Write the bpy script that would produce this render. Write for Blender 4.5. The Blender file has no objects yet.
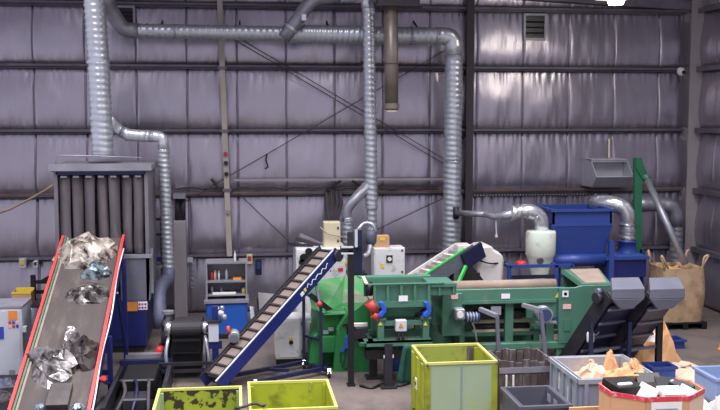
import bpy, bmesh, math, random
from mathutils import Vector, Matrix, noise
random.seed(11)
sc = bpy.context.scene
COL = bpy.context.collection

# ---------------------------------------------------------------- camera
YAW, PITCH, FOC, HC = .1282, .0901, 962.0, 4.1
cam_d = bpy.data.cameras.new('camera')
cam_d.sensor_width = 36.0
cam_d.lens = FOC / 720.0 * 36.0
cam_d.clip_end = 200
cam = bpy.data.objects.new('camera', cam_d)
COL.objects.link(cam)
cam.location = (0, 0, HC)
cam.rotation_euler = (math.pi / 2 - PITCH, 0, -YAW)
sc.camera = cam

# ---------------------------------------------------------------- world, lights, exposure
world = bpy.data.worlds.new('hall_air')
sc.world = world
world.use_nodes = True
bg = world.node_tree.nodes['Background']
bg.inputs[0].default_value = (.86, .83, 1.0, 1)
bg.inputs[1].default_value = .62

def area(name, loc, sx, sy, power, rot=(0, 0, 0), col=(.99, .96, 1), spread=math.pi):
    l = bpy.data.lights.new(name, 'AREA')
    l.shape = 'RECTANGLE'
    l.size = sx
    l.size_y = sy
    l.energy = power
    l.color = col
    l.spread = spread
    o = bpy.data.objects.new(name, l)
    COL.objects.link(o)
    o.location = loc
    o.rotation_euler = rot
    return o

# rows of shaded high-bay lamps under the roof, like the one that shows at the top of the picture
for side_, sx_ in (('left', -3.0), ('middle', 2.0), ('right', 7.0)):
    area('high_bay_row_%s_offscreen' % side_, (sx_, 10.2, 8.6), 1.3, 12.0, 690, spread=2.2)
sc.view_settings.view_transform = 'Standard'
sc.view_settings.look = 'None'
sc.view_settings.gamma = 1
sc.view_settings.use_curve_mapping = False
sc.view_settings.exposure = 0.18

# ---------------------------------------------------------------- helpers
def V(*a):
    return Vector(a)

_F = V(math.sin(YAW) * math.cos(PITCH), math.cos(YAW) * math.cos(PITCH), -math.sin(PITCH))
_R = V(math.cos(YAW), -math.sin(YAW), 0)
_U = _R.cross(_F)

def A(px, py, Y=None, X=None, Z=None):
    """place in the hall, in metres, of a point of the survey photograph at a known depth, side or height"""
    d = _F + _R * ((px - 360) / FOC) - _U * ((py - 205) / FOC)
    if Y is not None:
        t = Y / d.y
    elif X is not None:
        t = X / d.x
    else:
        t = (Z - HC) / d.z
    return V(0, 0, HC) + d * t

def lin(c):
    r = []
    for x in c:
        x = x / 255.0
        r.append(x / 12.92 if x <= .04045 else ((x + .055) / 1.055) ** 2.4)
    return (r[0], r[1], r[2], 1)

MATS = {}
def mat(name, rgb, rough=.5, metal=0.0, var=.18, scale=3.0, dirt=None, damt=.5, dscale=4.0, bump=0.0, bscale=30.0,
        alpha=None, emit=None, stretch=None, spec=None):
    m = bpy.data.materials.new(name)
    m.use_nodes = True
    nt = m.node_tree
    b = nt.nodes['Principled BSDF']
    b.inputs['Roughness'].default_value = rough
    b.inputs['Metallic'].default_value = metal
    if spec is not None:
        b.inputs['Specular IOR Level'].default_value = spec
    tc = nt.nodes.new('ShaderNodeTexCoord')
    src = tc.outputs['Object']
    if stretch:
        mp = nt.nodes.new('ShaderNodeMapping')
        mp.inputs['Scale'].default_value = stretch
        nt.links.new(src, mp.inputs['Vector'])
        src = mp.outputs['Vector']
    n = nt.nodes.new('ShaderNodeTexNoise')
    n.inputs['Scale'].default_value = scale
    n.inputs['Detail'].default_value = 5
    nt.links.new(src, n.inputs['Vector'])
    c = lin(rgb)
    r = nt.nodes.new('ShaderNodeValToRGB')
    r.color_ramp.elements[0].position = .3
    r.color_ramp.elements[1].position = .7
    r.color_ramp.elements[0].color = tuple(x * (1 - var) for x in c[:3]) + (1,)
    r.color_ramp.elements[1].color = tuple(min(1, x * (1 + var)) for x in c[:3]) + (1,)
    nt.links.new(n.outputs['Fac'], r.inputs['Fac'])
    out = r.outputs['Color']
    if dirt:
        n2 = nt.nodes.new('ShaderNodeTexNoise')
        n2.inputs['Scale'].default_value = dscale
        n2.inputs['Detail'].default_value = 8
        n2.inputs['Roughness'].default_value = .65
        nt.links.new(src, n2.inputs['Vector'])
        r2 = nt.nodes.new('ShaderNodeValToRGB')
        r2.color_ramp.elements[0].position = .62 - .3 * damt
        r2.color_ramp.elements[1].position = .78 - .3 * damt
        nt.links.new(n2.outputs['Fac'], r2.inputs['Fac'])
        mx = nt.nodes.new('ShaderNodeMix')
        mx.data_type = 'RGBA'
        nt.links.new(r2.outputs['Color'], mx.inputs[0])
        nt.links.new(out, mx.inputs[6])
        mx.inputs[7].default_value = lin(dirt)
        out = mx.outputs[2]
    nt.links.new(out, b.inputs['Base Color'])
    if bump:
        n3 = nt.nodes.new('ShaderNodeTexNoise')
        n3.inputs['Scale'].default_value = bscale
        n3.inputs['Detail'].default_value = 6
        nt.links.new(src, n3.inputs['Vector'])
        bp = nt.nodes.new('ShaderNodeBump')
        bp.inputs['Strength'].default_value = bump
        bp.inputs['Distance'].default_value = .02
        nt.links.new(n3.outputs['Fac'], bp.inputs['Height'])
        nt.links.new(bp.outputs['Normal'], b.inputs['Normal'])
    if emit:
        b.inputs['Emission Color'].default_value = lin(emit[0])
        b.inputs['Emission Strength'].default_value = emit[1]
    if alpha is not None:
        b.inputs['Alpha'].default_value = alpha
    MATS[name] = m
    return m

# ---------------------------------------------------------------- materials
mat('foil', (180, 175, 187), .33, .85, .08, .9, dirt=(144, 137, 146), damt=.3, dscale=1.0, bump=.22, bscale=9, stretch=(1.5, 1, .35))
mat('foil_tape', (190, 186, 196), .4, .6, .3, 5)
mat('slab', (70, 66, 72), .8)
mat('girt', (112, 108, 120), .55, .35, .25, 2.0, dirt=(96, 88, 84), damt=.35)
mat('girt_rust', (112, 92, 82), .7, .1, .3, 2.0)
mat('column', (158, 152, 156), .6, .1, .12, 1.0)
mat('column_dark', (66, 60, 66), .6, .2, .2, 1.0)
mat('floor', (104, 94, 90), .75, 0, .12, .6, dirt=(80, 72, 70), damt=.5, dscale=.9, bump=.15, bscale=20)
mat('galv', (200, 205, 214), .34, .7, .10, 6, bump=.1, bscale=14)
mat('galv_bright', (216, 219, 226), .28, .75, .10, 6, bump=.1, bscale=14)
mat('galv_dull', (156, 157, 167), .42, .6, .15, 5)
mat('pipe_brown', (140, 130, 122), .45, .5, .18, 3)
mat('cream', (206, 198, 168), .5, 0, .08, 3)
mat('post_cream', (176, 168, 156), .6, 0, .1, 3)
mat('white_paint', (214, 216, 216), .45, 0, .06, 2, dirt=(150, 146, 142), damt=.22)
mat('pale_grey', (190, 194, 204), .45, 0, .06, 2)
mat('steel_grey', (150, 150, 160), .45, .4, .15, 3)
mat('dark_steel', (44, 42, 50), .5, .2, .2, 4)
mat('black', (15, 15, 18), .5, 0, .2, 4)
mat('black_rubber', (34, 33, 38), .65, 0, .2, 5)
mat('curtain', (96, 90, 96), .4, 0, .2, 2.5, dirt=(120, 110, 106), damt=.35, stretch=(2, 2, .4))
mat('belt', (74, 67, 65), .75, 0, .14, 2.2, dirt=(98, 88, 83), damt=.38, dscale=2.5, stretch=(2.5, .5, .5), bump=.2)
mat('belt_beige', (122, 108, 100), .7, 0, .1, 4)
mat('red_rail', (214, 66, 62), .45, 0, .08, 3)
mat('navy', (26, 36, 98), .42, 0, .15, 2)
mat('navy_dark', (26, 30, 62), .45, 0, .2, 2)
mat('blue', (30, 84, 170), .45, 0, .08, 2)
mat('hopper_blue', (46, 70, 142), .42, 0, .1, 1.5)
mat('housing_grey', (102, 104, 118), .45, .1, .12, 2)
mat('green', (70, 116, 97), .48, 0, .1, 2, dirt=(104, 122, 108), damt=.18, dscale=3)
mat('green_dark', (28, 66, 56), .5, 0, .2, 2)
mat('bright_green', (34, 116, 58), .5, 0, .14, 2, dirt=(22, 76, 40), damt=.35, dscale=2)
mat('light_green', (70, 142, 86), .5, 0, .12, 2, dirt=(128, 138, 118), damt=.4, dscale=3)
mat('signal_green', (60, 190, 80), .5)
mat('dust', (146, 130, 118), .85, 0, .12, 5)
mat('dust_green', (108, 114, 98), .8, 0, .2, 4, dirt=(138, 132, 120), damt=.4)
mat('chamber_grey', (120, 116, 124), .45, .2, .12, 3)
mat('hood_metal', (186, 188, 196), .45, .3, .1, 3)
mat('mid_green', (40, 108, 78), .5, 0, .12, 3)
mat('lime', (152, 160, 44), .5, 0, .1, 2, dirt=(112, 116, 34), damt=.35, dscale=3)
mat('lime_rim', (192, 192, 106), .5, 0, .08, 4)
mat('lime_rust', (160, 172, 62), .55, 0, .12, 3, dirt=(52, 40, 36), damt=.62, dscale=4.5)
def rust_mat(name, base, rust):
    m = mat(name, base, .55, 0, .12, 3)
    nt = m.node_tree
    b = nt.nodes['Principled BSDF']
    old = b.inputs['Base Color'].links[0].from_socket
    tc = nt.nodes.new('ShaderNodeTexCoord')
    n = nt.nodes.new('ShaderNodeTexNoise')
    n.inputs['Scale'].default_value = 7
    n.inputs['Detail'].default_value = 6
    nt.links.new(tc.outputs['Object'], n.inputs['Vector'])
    sx = nt.nodes.new('ShaderNodeSeparateXYZ')
    nt.links.new(tc.outputs['Object'], sx.inputs[0])
    mr = nt.nodes.new('ShaderNodeMapRange')
    mr.inputs[1].default_value = .12
    mr.inputs[2].default_value = .56
    mr.inputs[3].default_value = -.16
    mr.inputs[4].default_value = .09
    nt.links.new(sx.outputs[2], mr.inputs[0])
    ad = nt.nodes.new('ShaderNodeMath')
    nt.links.new(n.outputs['Fac'], ad.inputs[0])
    nt.links.new(mr.outputs[0], ad.inputs[1])
    rp = nt.nodes.new('ShaderNodeValToRGB')
    rp.color_ramp.elements[0].position = .50
    rp.color_ramp.elements[1].position = .54
    nt.links.new(ad.outputs[0], rp.inputs['Fac'])
    mx = nt.nodes.new('ShaderNodeMix')
    mx.data_type = 'RGBA'
    nt.links.new(rp.outputs['Color'], mx.inputs[0])
    nt.links.new(old, mx.inputs[6])
    mx.inputs[7].default_value = lin(rust)
    nt.links.new(mx.outputs[2], b.inputs['Base Color'])
rust_mat('lime_flaking', (140, 150, 52), (46, 36, 34))
mat('lime_faded', (152, 170, 140), .5, 0, .06, 1.5, dirt=(158, 168, 100), damt=.32, dscale=1.5)
mat('lime_inner', (148, 156, 72), .6, 0, .12, 3, dirt=(88, 84, 48), damt=.4, dscale=5)
mat('grey_plastic', (132, 138, 156), .5, 0, .08, 3)
mat('grey_plastic_dark', (84, 84, 96), .5, 0, .1, 3)
mat('blue_grey_plastic', (140, 160, 200), .5, 0, .06, 3)
mat('pallet_box', (142, 148, 158), .55, 0, .08, 3, dirt=(170, 170, 168), damt=.3)
mat('rib_wood', (78, 66, 66), .7, 0, .2, 4, dirt=(118, 112, 116), damt=.42, dscale=5, stretch=(2, 2, .6))
mat('cardboard', (196, 152, 112), .8, 0, .06, 4)
mat('cardboard_pale', (216, 190, 168), .8, 0, .06, 4)
mat('brown_paper', (206, 158, 116), .7, 0, .1, 6)
mat('paper_white', (230, 226, 222), .7, 0, .05, 6)
mat('pink_paper', (208, 172, 146), .7, 0, .06, 6)
mat('tape_red', (206, 54, 76), .5, 0, .06, 6, dirt=(232, 150, 156), damt=.35, dscale=18)
mat('bag_fabric', (174, 148, 118), .85, 0, .12, 5, dirt=(140, 114, 88), damt=.4, dscale=4, bump=.5, bscale=8)
mat('bag_handle', (196, 170, 140), .8, 0, .1, 5)
mat('cyclone', (208, 218, 204), .5, 0, .08, 3, dirt=(176, 180, 166), damt=.3)
mat('blue_crate', (36, 60, 124), .5)
mat('green_cloth', (22, 70, 60), .9, 0, .25, 5)
mat('chrome', (214, 214, 220), .25, .9, .1, 5)
mat('motor_grey', (150, 154, 160), .45, .3, .12, 5)
mat('motor_blue', (50, 66, 108), .5, 0, .12, 5)
mat('motor_red', (176, 58, 52), .5, 0, .12, 5)
mat('spring_blue', (36, 82, 190), .45)
mat('orange', (222, 140, 62), .5)
mat('yellow', (228, 202, 60), .5)
mat('red', (206, 44, 50), .5)
mat('sticker', (226, 226, 232), .5, 0, .03)
mat('sticker_pink', (226, 178, 176), .5, 0, .03)
mat('ink', (34, 34, 44), .6)
mat('ink_blue', (50, 70, 170), .6)
mat('dark_silver_film', (150, 146, 142), .30, .6, .3, 9, dirt=(44, 40, 41), damt=.85, dscale=5)
mat('silver_film', (164, 160, 160), .30, .7, .3, 9, dirt=(52, 48, 50), damt=.55, dscale=6)
mat('cream_film', (204, 194, 182), .4, .35, .14, 9, dirt=(50, 44, 42), damt=.6, dscale=4.5)  # dark blotches, strengthened to paint in the bundle's shadowed side as well
mat('teal_film', (150, 172, 182), .3, .5, .3, 9, dirt=(60, 62, 66), damt=.6, dscale=8)
mat('dark_film', (66, 60, 60), .4, .2, .3, 7)
mat('cable', (58, 52, 54), .7)
mat('hose_beige', (170, 150, 122), .7)
mat('flex_grey', (82, 85, 106), .55, .1, .15, 6)
mat('white_plastic', (226, 226, 226), .45, 0, .03)
mat('lamp_glow', (255, 244, 214), .5, 0, .0, emit=((255, 240, 200), 14.0))
mat('glass_dark', (26, 26, 34), .35)
mat('pale_tank', (206, 202, 198), .55, 0, .08, 3)

# ---------------------------------------------------------------- mesh builder
class MB:
    def __init__(self):
        self.v = []
        self.f = []
    def add(self, vs, fs):
        n = len(self.v)
        self.v += [Vector(p) for p in vs]
        self.f += [tuple(i + n for i in f) for f in fs]
        return self
    def hexa(self, p):
        return self.add(p, [(0, 3, 2, 1), (4, 5, 6, 7), (0, 1, 5, 4), (1, 2, 6, 5), (2, 3, 7, 6), (3, 0, 4, 7)])
    def box(self, x0, x1, y0, y1, z0, z1):
        return self.hexa([(x0, y0, z0), (x1, y0, z0), (x1, y1, z0), (x0, y1, z0), (x0, y0, z1), (x1, y0, z1), (x1, y1, z1), (x0, y1, z1)])
    def fbox(self, fr, a0, a1, b0, b1, c0, c1):
        q = [fr(a, b, c) for c in (c0, c1) for a, b in ((a0, b0), (a1, b0), (a1, b1), (a0, b1))]
        return self.hexa(q)
    def bar(self, p, q, w, h=None, up=(0, 0, 1)):
        h = h or w
        p = Vector(p); q = Vector(q)
        d = (q - p).normalized()
        up = Vector(up)
        if abs(d.dot(up)) > .98:
            up = Vector((0, 1, 0))
        s = d.cross(up).normalized() * (w / 2)
        u = s.cross(d).normalized() * (h / 2)
        return self.hexa([p - s - u, p + s - u, q + s - u, q - s - u, p - s + u, p + s + u, q + s + u, q - s + u])
    def prism(self, pts, vec):
        n = len(pts)
        vec = Vector(vec)
        a = [Vector(p) for p in pts]
        return self.add(a + [p + vec for p in a], [tuple(range(n))[::-1], tuple(range(n, 2 * n))] + [(i, (i + 1) % n, n + (i + 1) % n, n + i) for i in range(n)])
    def rings(self, rings, cap=True, closed=False):
        n = len(rings[0]); m = len(rings)
        vs = [p for r in rings for p in r]
        fs = []
        for k in range(m - 1 if not closed else m):
            k2 = (k + 1) % m
            for i in range(n):
                j = (i + 1) % n
                fs.append((k * n + i, k * n + j, k2 * n + j, k2 * n + i))
        if cap and not closed:
            fs.append(tuple(range(n))[::-1])
            fs.append(tuple((m - 1) * n + i for i in range(n)))
        return self.add(vs, fs)
    def tube(self, path, r, n=10, cap=True):
        path = [Vector(p) for p in path]
        rs = r if isinstance(r, (list, tuple)) else [r] * len(path)
        rg = []
        prev = None
        for i, p in enumerate(path):
            if i == 0:
                d = path[1] - p
            elif i == len(path) - 1:
                d = p - path[i - 1]
            else:
                d = (path[i + 1] - p).normalized() + (p - path[i - 1]).normalized()
            d.normalize()
            if prev is None:
                a = Vector((0, 0, 1)) if abs(d.z) < .9 else Vector((1, 0, 0))
                s = d.cross(a).normalized()
            else:
                s = (prev - d * prev.dot(d)).normalized()
            prev = s
            t = d.cross(s)
            rg.append([p + (s * math.cos(2 * math.pi * k / n) + t * math.sin(2 * math.pi * k / n)) * rs[i] for k in range(n)])
        return self.rings(rg, cap)
    def spiral(self, p, q, r, pitch=.13, n=20, rib=.020):
        """spiral-seam round duct between two points"""
        p = Vector(p); q = Vector(q)
        L = (q - p).length
        d = (q - p).normalized()
        a = Vector((0, 1, 0)) if abs(d.y) < .9 else Vector((1, 0, 0))
        s = d.cross(a).normalized(); t = d.cross(s)
        m = max(2, int(L / (pitch / 4)))
        rg = []
        for i in range(m + 1):
            x = L * i / m
            ring = []
            for k in range(n):
                ph = (x / pitch + k / n) % 1.0
                e = max(0.0, 1 - abs(ph - .5) / .22)
                rr = r + rib * e
                ang = 2 * math.pi * k / n
                ring.append(p + d * x + (s * math.cos(ang) + t * math.sin(ang)) * rr)
            rg.append(ring)
        return self.rings(rg)
    def lathe(self, c, prof, n=20, cap=True):
        c = Vector(c)
        return self.rings([[c + Vector((r * math.cos(2 * math.pi * k / n), r * math.sin(2 * math.pi * k / n), z)) for k in range(n)] for r, z in prof], cap)
    def cyl(self, p, q, r, n=14):
        return self.tube([p, q], r, n)
    def openbox(self, x0, x1, y0, y1, z0, z1, t=.03):
        self.box(x0, x1, y0, y0 + t, z0, z1)
        self.box(x0, x1, y1 - t, y1, z0, z1)
        self.box(x0, x0 + t, y0 + t, y1 - t, z0, z1)
        self.box(x1 - t, x1, y0 + t, y1 - t, z0, z1)
        self.box(x0 + t, x1 - t, y0 + t, y1 - t, z0, z0 + t)
        return self
    def plate(self, pts, t):
        """sheet of thickness t through a planar polygon"""
        pts = [Vector(p) for p in pts]
        nrm = (pts[1] - pts[0]).cross(pts[-1] - pts[0]).normalized()
        return self.prism([p - nrm * t / 2 for p in pts], nrm * t)
    def build(self, name, m, parent=None, smooth=False, bevel=0.0, kind=None):
        me = bpy.data.meshes.new(name)
        org = Vector((0, 0, 0))
        if parent is None:
            xs = [p.x for p in self.v]; ys = [p.y for p in self.v]; zs = [p.z for p in self.v]
            org = Vector(((min(xs) + max(xs)) / 2, (min(ys) + max(ys)) / 2, min(zs)))
        else:
            org = WL[parent.name]
        me.from_pydata([p - org for p in self.v], [], self.f)
        bm = bmesh.new()
        bm.from_mesh(me)
        bmesh.ops.recalc_face_normals(bm, faces=bm.faces)
        bm.to_mesh(me)
        bm.free()
        me.materials.append(MATS[m] if isinstance(m, str) else m)
        if smooth:
            for p in me.polygons:
                p.use_smooth = len(p.vertices) == 4
        o = bpy.data.objects.new(name, me)
        COL.objects.link(o)
        WL[o.name] = org.copy()
        if parent is not None:
            o.parent = parent          # parts share the origin of their thing
        else:
            o.location = org
        if bevel:
            bv = o.modifiers.new('bevel', 'BEVEL')
            bv.width = bevel
            bv.segments = 1
            bv.limit_method = 'ANGLE'
        if kind:
            o['kind'] = kind
        return o

WL = {}
def tag(o, label, cat, group=None):
    o['label'] = label
    o['category'] = cat
    if group:
        o['group'] = group
    return o

def thing(name, label, cat, loc, group=None):
    o = bpy.data.objects.new(name, None)
    o.empty_display_size = .2
    COL.objects.link(o)
    o.location = Vector(loc)
    WL[o.name] = Vector(loc)
    return tag(o, label, cat, group)

def frame(O, u, w):
    O = Vector(O); u = Vector(u).normalized(); w = Vector(w).normalized()
    n = w.cross(u).normalized()
    if n.z < 0:
        n = -n
    return lambda a, b, c: O + u * a + w * b + n * c

def struct(o):
    o['kind'] = 'structure'
    return o

def sub(label, o):
    o['label'] = label
    return o

def B(name, m, parent, *dims, bevel=0.0):
    return MB().box(*dims).build(name, m, parent, bevel=bevel)

def text_part(s, name, m, parent, origin, xdir, ydir, size):
    """flat lettering turned into a mesh"""
    cu = bpy.data.curves.new('lettering', 'FONT')
    cu.body = s
    cu.size = size
    cu.extrude = .0015
    to = bpy.data.objects.new('lettering', cu)
    COL.objects.link(to)
    dg = bpy.context.evaluated_depsgraph_get()
    me = bpy.data.meshes.new_from_object(to.evaluated_get(dg))
    bpy.data.objects.remove(to)
    x = Vector(xdir).normalized(); y = Vector(ydir).normalized(); z = x.cross(y)
    org = WL[parent.name]
    for vtx in me.vertices:
        c = vtx.co.copy()
        vtx.co = Vector(origin) + x * c.x + y * c.y + z * c.z - org
    me.materials.clear()
    me.materials.append(MATS[m])
    o = bpy.data.objects.new(name, me)
    COL.objects.link(o)
    WL[o.name] = org.copy()
    o.parent = parent
    return o

# ================================================================ SETTING
YW, XC = 20.35, 10.13
FL = MB().box(-8, XC + .2, 3.0, YW + .2, -.2, 0).build('floor', 'floor')
struct(FL)
wb = struct(MB().box(-8, XC + .2, YW, YW + .15, 0, 8.75).build('wall_back', 'slab'))
struct(MB().box(-9, XC + .2, 3.0, YW + .2, 8.75, 8.85).build('ceiling', 'foil'))
wr = struct(MB().box(XC, XC + .15, 9.0, YW, 0, 8.75).build('wall_right', 'slab'))

ROWS = [0.02, 1.22, 2.51, 3.83, 5.15, 6.40, 7.95]
PW = 1.02
def panel_mesh(seed):
    rnd = random.Random(seed)
    nu, nv = 26, 16
    vs, fs = [], []
    ph = [rnd.uniform(0, 6.28) for _ in range(4)]
    k1 = rnd.choice((7, 8, 9, 10))
    for j in range(nv + 1):
        v = j / nv
        for i in range(nu + 1):
            u = i / nu
            eu = 1 - .10 * abs(2 * u - 1) ** 24
            ev = math.sin(math.pi * v ** .62)
            g = math.exp(-((1 - v) / .16) ** 2) + .7 * math.exp(-(v / .13) ** 2)
            d = .015 + .095 * eu * ev
            d += .013 * g * math.sin(k1 * 6.28 * u + ph[0] + 2 * math.sin(u * 9 + ph[1])) * eu
            d += .022 * ev * noise.noise(Vector((u * 1.7 + seed * 3.1, v * 2.1, seed)))
            d += .008 * noise.noise(Vector((u * 6 + seed, v * 2.5, seed * 2.0)))
            vs.append((u * PW - PW / 2, -.012 - max(0, d), v))
    for j in range(nv):
        for i in range(nu):
            a = j * (nu + 1) + i
            fs.append((a, a + 1, a + nu + 2, a + nu + 1))
    # closing rim so the sheet has depth
    n0 = len(vs)
    rim = [i for i in range(nu + 1)] + [j * (nu + 1) + nu for j in range(1, nv + 1)] + \
          [nv * (nu + 1) + i for i in range(nu - 1, -1, -1)] + [j * (nu + 1) for j in range(nv - 1, 0, -1)]
    for i in rim:
        x, y, z = vs[i]
        vs.append((x, 0, z))
    m = len(rim)
    for k in range(m):
        fs.append((rim[k], n0 + k, n0 + (k + 1) % m, rim[(k + 1) % m]))
    me = bpy.data.meshes.new('insulation_panel')
    me.from_pydata(vs, [], fs)
    for p in me.polygons:
        p.use_smooth = True
    me.materials.append(MATS['foil'])
    return me
PM = [panel_mesh(s) for s in range(9)]
def put_panel(parent, x, y, z, h, rz, idx):
    o = bpy.data.objects.new('insulation_panel', PM[idx])
    COL.objects.link(o)
    o.parent = parent
    o.location = Vector((x, y, z)) - WL[parent.name]
    o.scale = (1, 1, h)
    o.rotation_euler = (0, 0, rz)
kk = 0
for r in range(len(ROWS) - 1):
    for c_ in range(-3, 14):
        x = -4.04 + PW * c_ + PW / 2
        if x > XC - .2:
            continue
        put_panel(wb, x, YW, ROWS[r] + .005, ROWS[r + 1] - ROWS[r] - .01, 0, (kk * 5 + r) % 9)
        kk += 1
    for c_ in range(4):
        put_panel(wr, XC, YW - .1 - PW / 2 - c_ * PW, ROWS[r] + .005, ROWS[r + 1] - ROWS[r] - .01, -math.pi / 2, (kk * 7 + r) % 9)
        kk += 1
# folded seams of the blankets
for c_ in range(-3, 14):
    x = -4.04 + PW * c_
    for r in range(len(ROWS) - 1):
        m = MB()
        z0, z1 = ROWS[r] + .06, ROWS[r + 1] - .05
        rg = []
        for j in range(9):
            z = z0 + (z1 - z0) * j / 8
            dx = .012 * noise.noise(Vector((x, z * 1.7, 3)))
            w = .010 + .006 * noise.noise(Vector((x, z * 2, 9)))
            rg.append([V(x + dx - w, YW - .02, z), V(x + dx, YW - .075 - .055 * math.sin(math.pi * (j / 8) ** .62), z), V(x + dx + w, YW - .02, z)])
        m.rings(rg)
        m.build('seam_fold', 'foil_tape', wb, smooth=True)

# girts along the walls
for z in ROWS[1:-1]:
    top = z > 6
    m = MB()
    m.box(-8, 9.80, YW - .19, YW - .0, z + .03, z + .04)
    m.box(-8, 9.80, YW - .20, YW - .19, z - .005, z + .04)
    m.box(-8, 9.80, YW - .16, YW, z - .04, z - .03)
    m.box(-8, 9.80, YW - .10, YW - .09, z - .03, z + .03)
    m.build('girt', 'girt', wb)
    m = MB()
    m.box(XC - .19, XC, 12, YW - .3, z + .045, z + .06)
    m.box(XC - .20, XC - .185, 12, YW - .3, z - .045, z + .06)
    m.build('girt', 'girt', wr)
MB().box(-8, 9.8, YW - .215, YW - .2, 2.535, 2.575).build('girt_lip', 'girt_rust', wb)

# columns
def ibeam(name, x0, x1, y0, y1, z0, z1, m, t=.025):
    b = MB()
    b.box(x0, x1, y0, y0 + t, z0, z1)
    b.box(x0, x1, y1 - t, y1, z0, z1)
    xm = (x0 + x1) / 2
    b.box(xm - t / 2, xm + t / 2, y0 + t, y1 - t, z0, z1)
    return struct(b.build(name, m))
ibeam('trim_1', 9.80, 10.08, 19.96, 20.32, 0, 8.0, 'column')
ibeam('trim_2', 4.86, 5.02, 20.06, 20.33, 0, 8.0, 'column_dark')
struct(MB().prism([(5.6, 19.98, 6.62), (9.94, 19.98, 6.42), (9.94, 19.98, 6.60), (5.6, 19.98, 6.95)], (0, .28, 0)).build('trim_3', 'girt'))

# tie-rod bracing on the back wall
for (a, b) in (((225, 34), (446, 165)), ((446, 50), (176, 207)), ((238, 193), (300, 252)), ((372, 232), (446, 197)), ((232, 34), (446, 160))):
    MB().cyl(A(a[0], a[1], YW - .22), A(b[0], b[1], YW - .22), .010, 6).build('brace_rod', 'slab', wb)

# louvre openings
def window(name, px0, px1, py0, py1):
    p = A(px0, py1, YW - .12); q = A(px1, py0, YW - .12)
    w = struct(MB().box(p.x, q.x, YW - .13, YW - .1, p.z, q.z).build(name, 'glass_dark'))
    m = MB()
    t = .045
    m.box(p.x - t, q.x + t, YW - .17, YW - .02, q.z, q.z + t)
    m.box(p.x - t, q.x + t, YW - .17, YW - .02, p.z - t, p.z)
    m.box(p.x - t, p.x, YW - .17, YW - .02, p.z, q.z)
    m.box(q.x, q.x + t, YW - .17, YW - .02, p.z, q.z)
    m.build('window_frame', 'steel_grey', w)
    for k in range(1, 4):
        z = p.z + (q.z - p.z) * k / 4
        MB().plate([(p.x, YW - .15, z - .03), (q.x, YW - .15, z - .03), (q.x, YW - .11, z + .03), (p.x, YW - .11, z + .03)], .008).build('louvre_blade', 'dark_steel', w)
window('window_1', 525, 544, 16, 38)
window('window_2', 117, 133, 8, 23)
# damp wrinkled patch under the opening behind the duct
# ================================================================ WALL SERVICES
def rail(name, label, cat, pts, w, h, m):
    b = MB()
    for i in range(len(pts) - 1):
        b.bar(pts[i], pts[i + 1], w, h)
    return tag(b.build(name, m), label, cat)

rail('conduit_rail', 'long pale steel rail above the cable run between cream conduit and spiral downpipe', 'rail',
     [A(234, 180, YW - .24), A(446, 179, YW - .24)], .06, .05, 'column')
tag(MB().tube([A(176 + i * 9, 187.5 + (1.6 if i % 3 == 0 else 0), YW - .25) for i in range(30)], .018, 6).build('cable_run', 'cable'),
    'loose black cables running along the rusty middle girt', 'cable')
t = thing('cable_tray', 'perforated cable tray hung under the girt beside the dark column', 'cable tray', A(470, 197, YW - .2))
p = A(472, 193, YW - .2); q = A(592, 193, YW - .2)
B('tray_side', 'dark_steel', t, p.x, q.x, YW - .30, YW - .29, p.z - .07, p.z + .02)
B('tray_side', 'dark_steel', t, p.x, q.x, YW - .21, YW - .2, p.z - .07, p.z + .02)
for i in range(40):
    x = p.x + (q.x - p.x) * (i + .5) / 40
    B('rung', 'steel_grey', t, x - .015, x + .015, YW - .305, YW - .20, p.z - .055, p.z - .03)

# cream vertical conduit
t = thing('wall_conduit', 'cream vertical conduit with switch fittings running up the foil wall', 'conduit', A(228, 252, YW - .3))
a = A(219.5, -6, YW - .28); b = A(229.5, 256, YW - .28)
MB().bar(a, b, .11, .09, (0, 1, 0)).build('conduit_pipe', 'post_cream', t)
for py, m_ in ((154, 'motor_red'), (163, 'dark_steel'), (174, 'dark_steel'), (212, 'steel_grey')):
    px = 219.5 + 10 * (py + 6) / 262
    c_ = A(px, py, YW - .35)
    MB().cyl(c_ - V(0, .02, 0), c_ + V(0, .03, 0), .045, 10).build('switch', m_, t)
for py in (68, 131, 190):
    px = 219.5 + 10 * (py + 6) / 262
    c_ = A(px, py, YW - .32)
    B('bracket', 'girt', t, c_.x - .09, c_.x + .09, YW - .345, YW - .2, c_.z - .03, c_.z + .03)

# dark hooks by the conduit
tag(MB().tube([A(267, 154, 20.1), A(266, 160, 20.05), A(268, 167, 20.05), A(265, 169, 20.05)], .02, 6).build('hanging_hook', 'dark_steel'),
    'small dark hook hanging from the brace rod on foil wall', 'hook')
tag(MB().bar(A(211, 179, 20.08), A(219, 189, 20.08), .05).build('bent_bracket', 'dark_steel'), 'bent dark bracket resting on the rusty girt beside cream conduit', 'bracket')
# black v-strips over the cable run
tag(MB().bar(A(326, 190, 20.05), A(341, 181, 20.05), .05).build('cable_strap', 'black'), 'black cable strap rising towards the steel rail above cable bundle', 'strap')
tag(MB().bar(A(352, 181, 20.05), A(364, 188, 20.05), .05).build('cable_strap', 'black'), 'black cable strap slanting down towards the branched downpipe', 'strap')
# bundle of cables
t = thing('cable_bundle', 'bundle of dark flexible cables dropping from girt to cream box', 'cables', A(333, 230, 19.9))
for i in range(7):
    px = 326.5 + i * 2.4
    MB().tube([A(px + random.uniform(-1, 1), 191, 20.1), A(px + random.uniform(-1.5, 1.5), 203, 20.0), A(px * .7 + 332 * .3, 214, 19.9), A(px * .5 + 332 * .5, 226, 19.7)], .035, 7).build('cable', 'cable' if i % 2 else 'slab', t, smooth=True)

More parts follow.
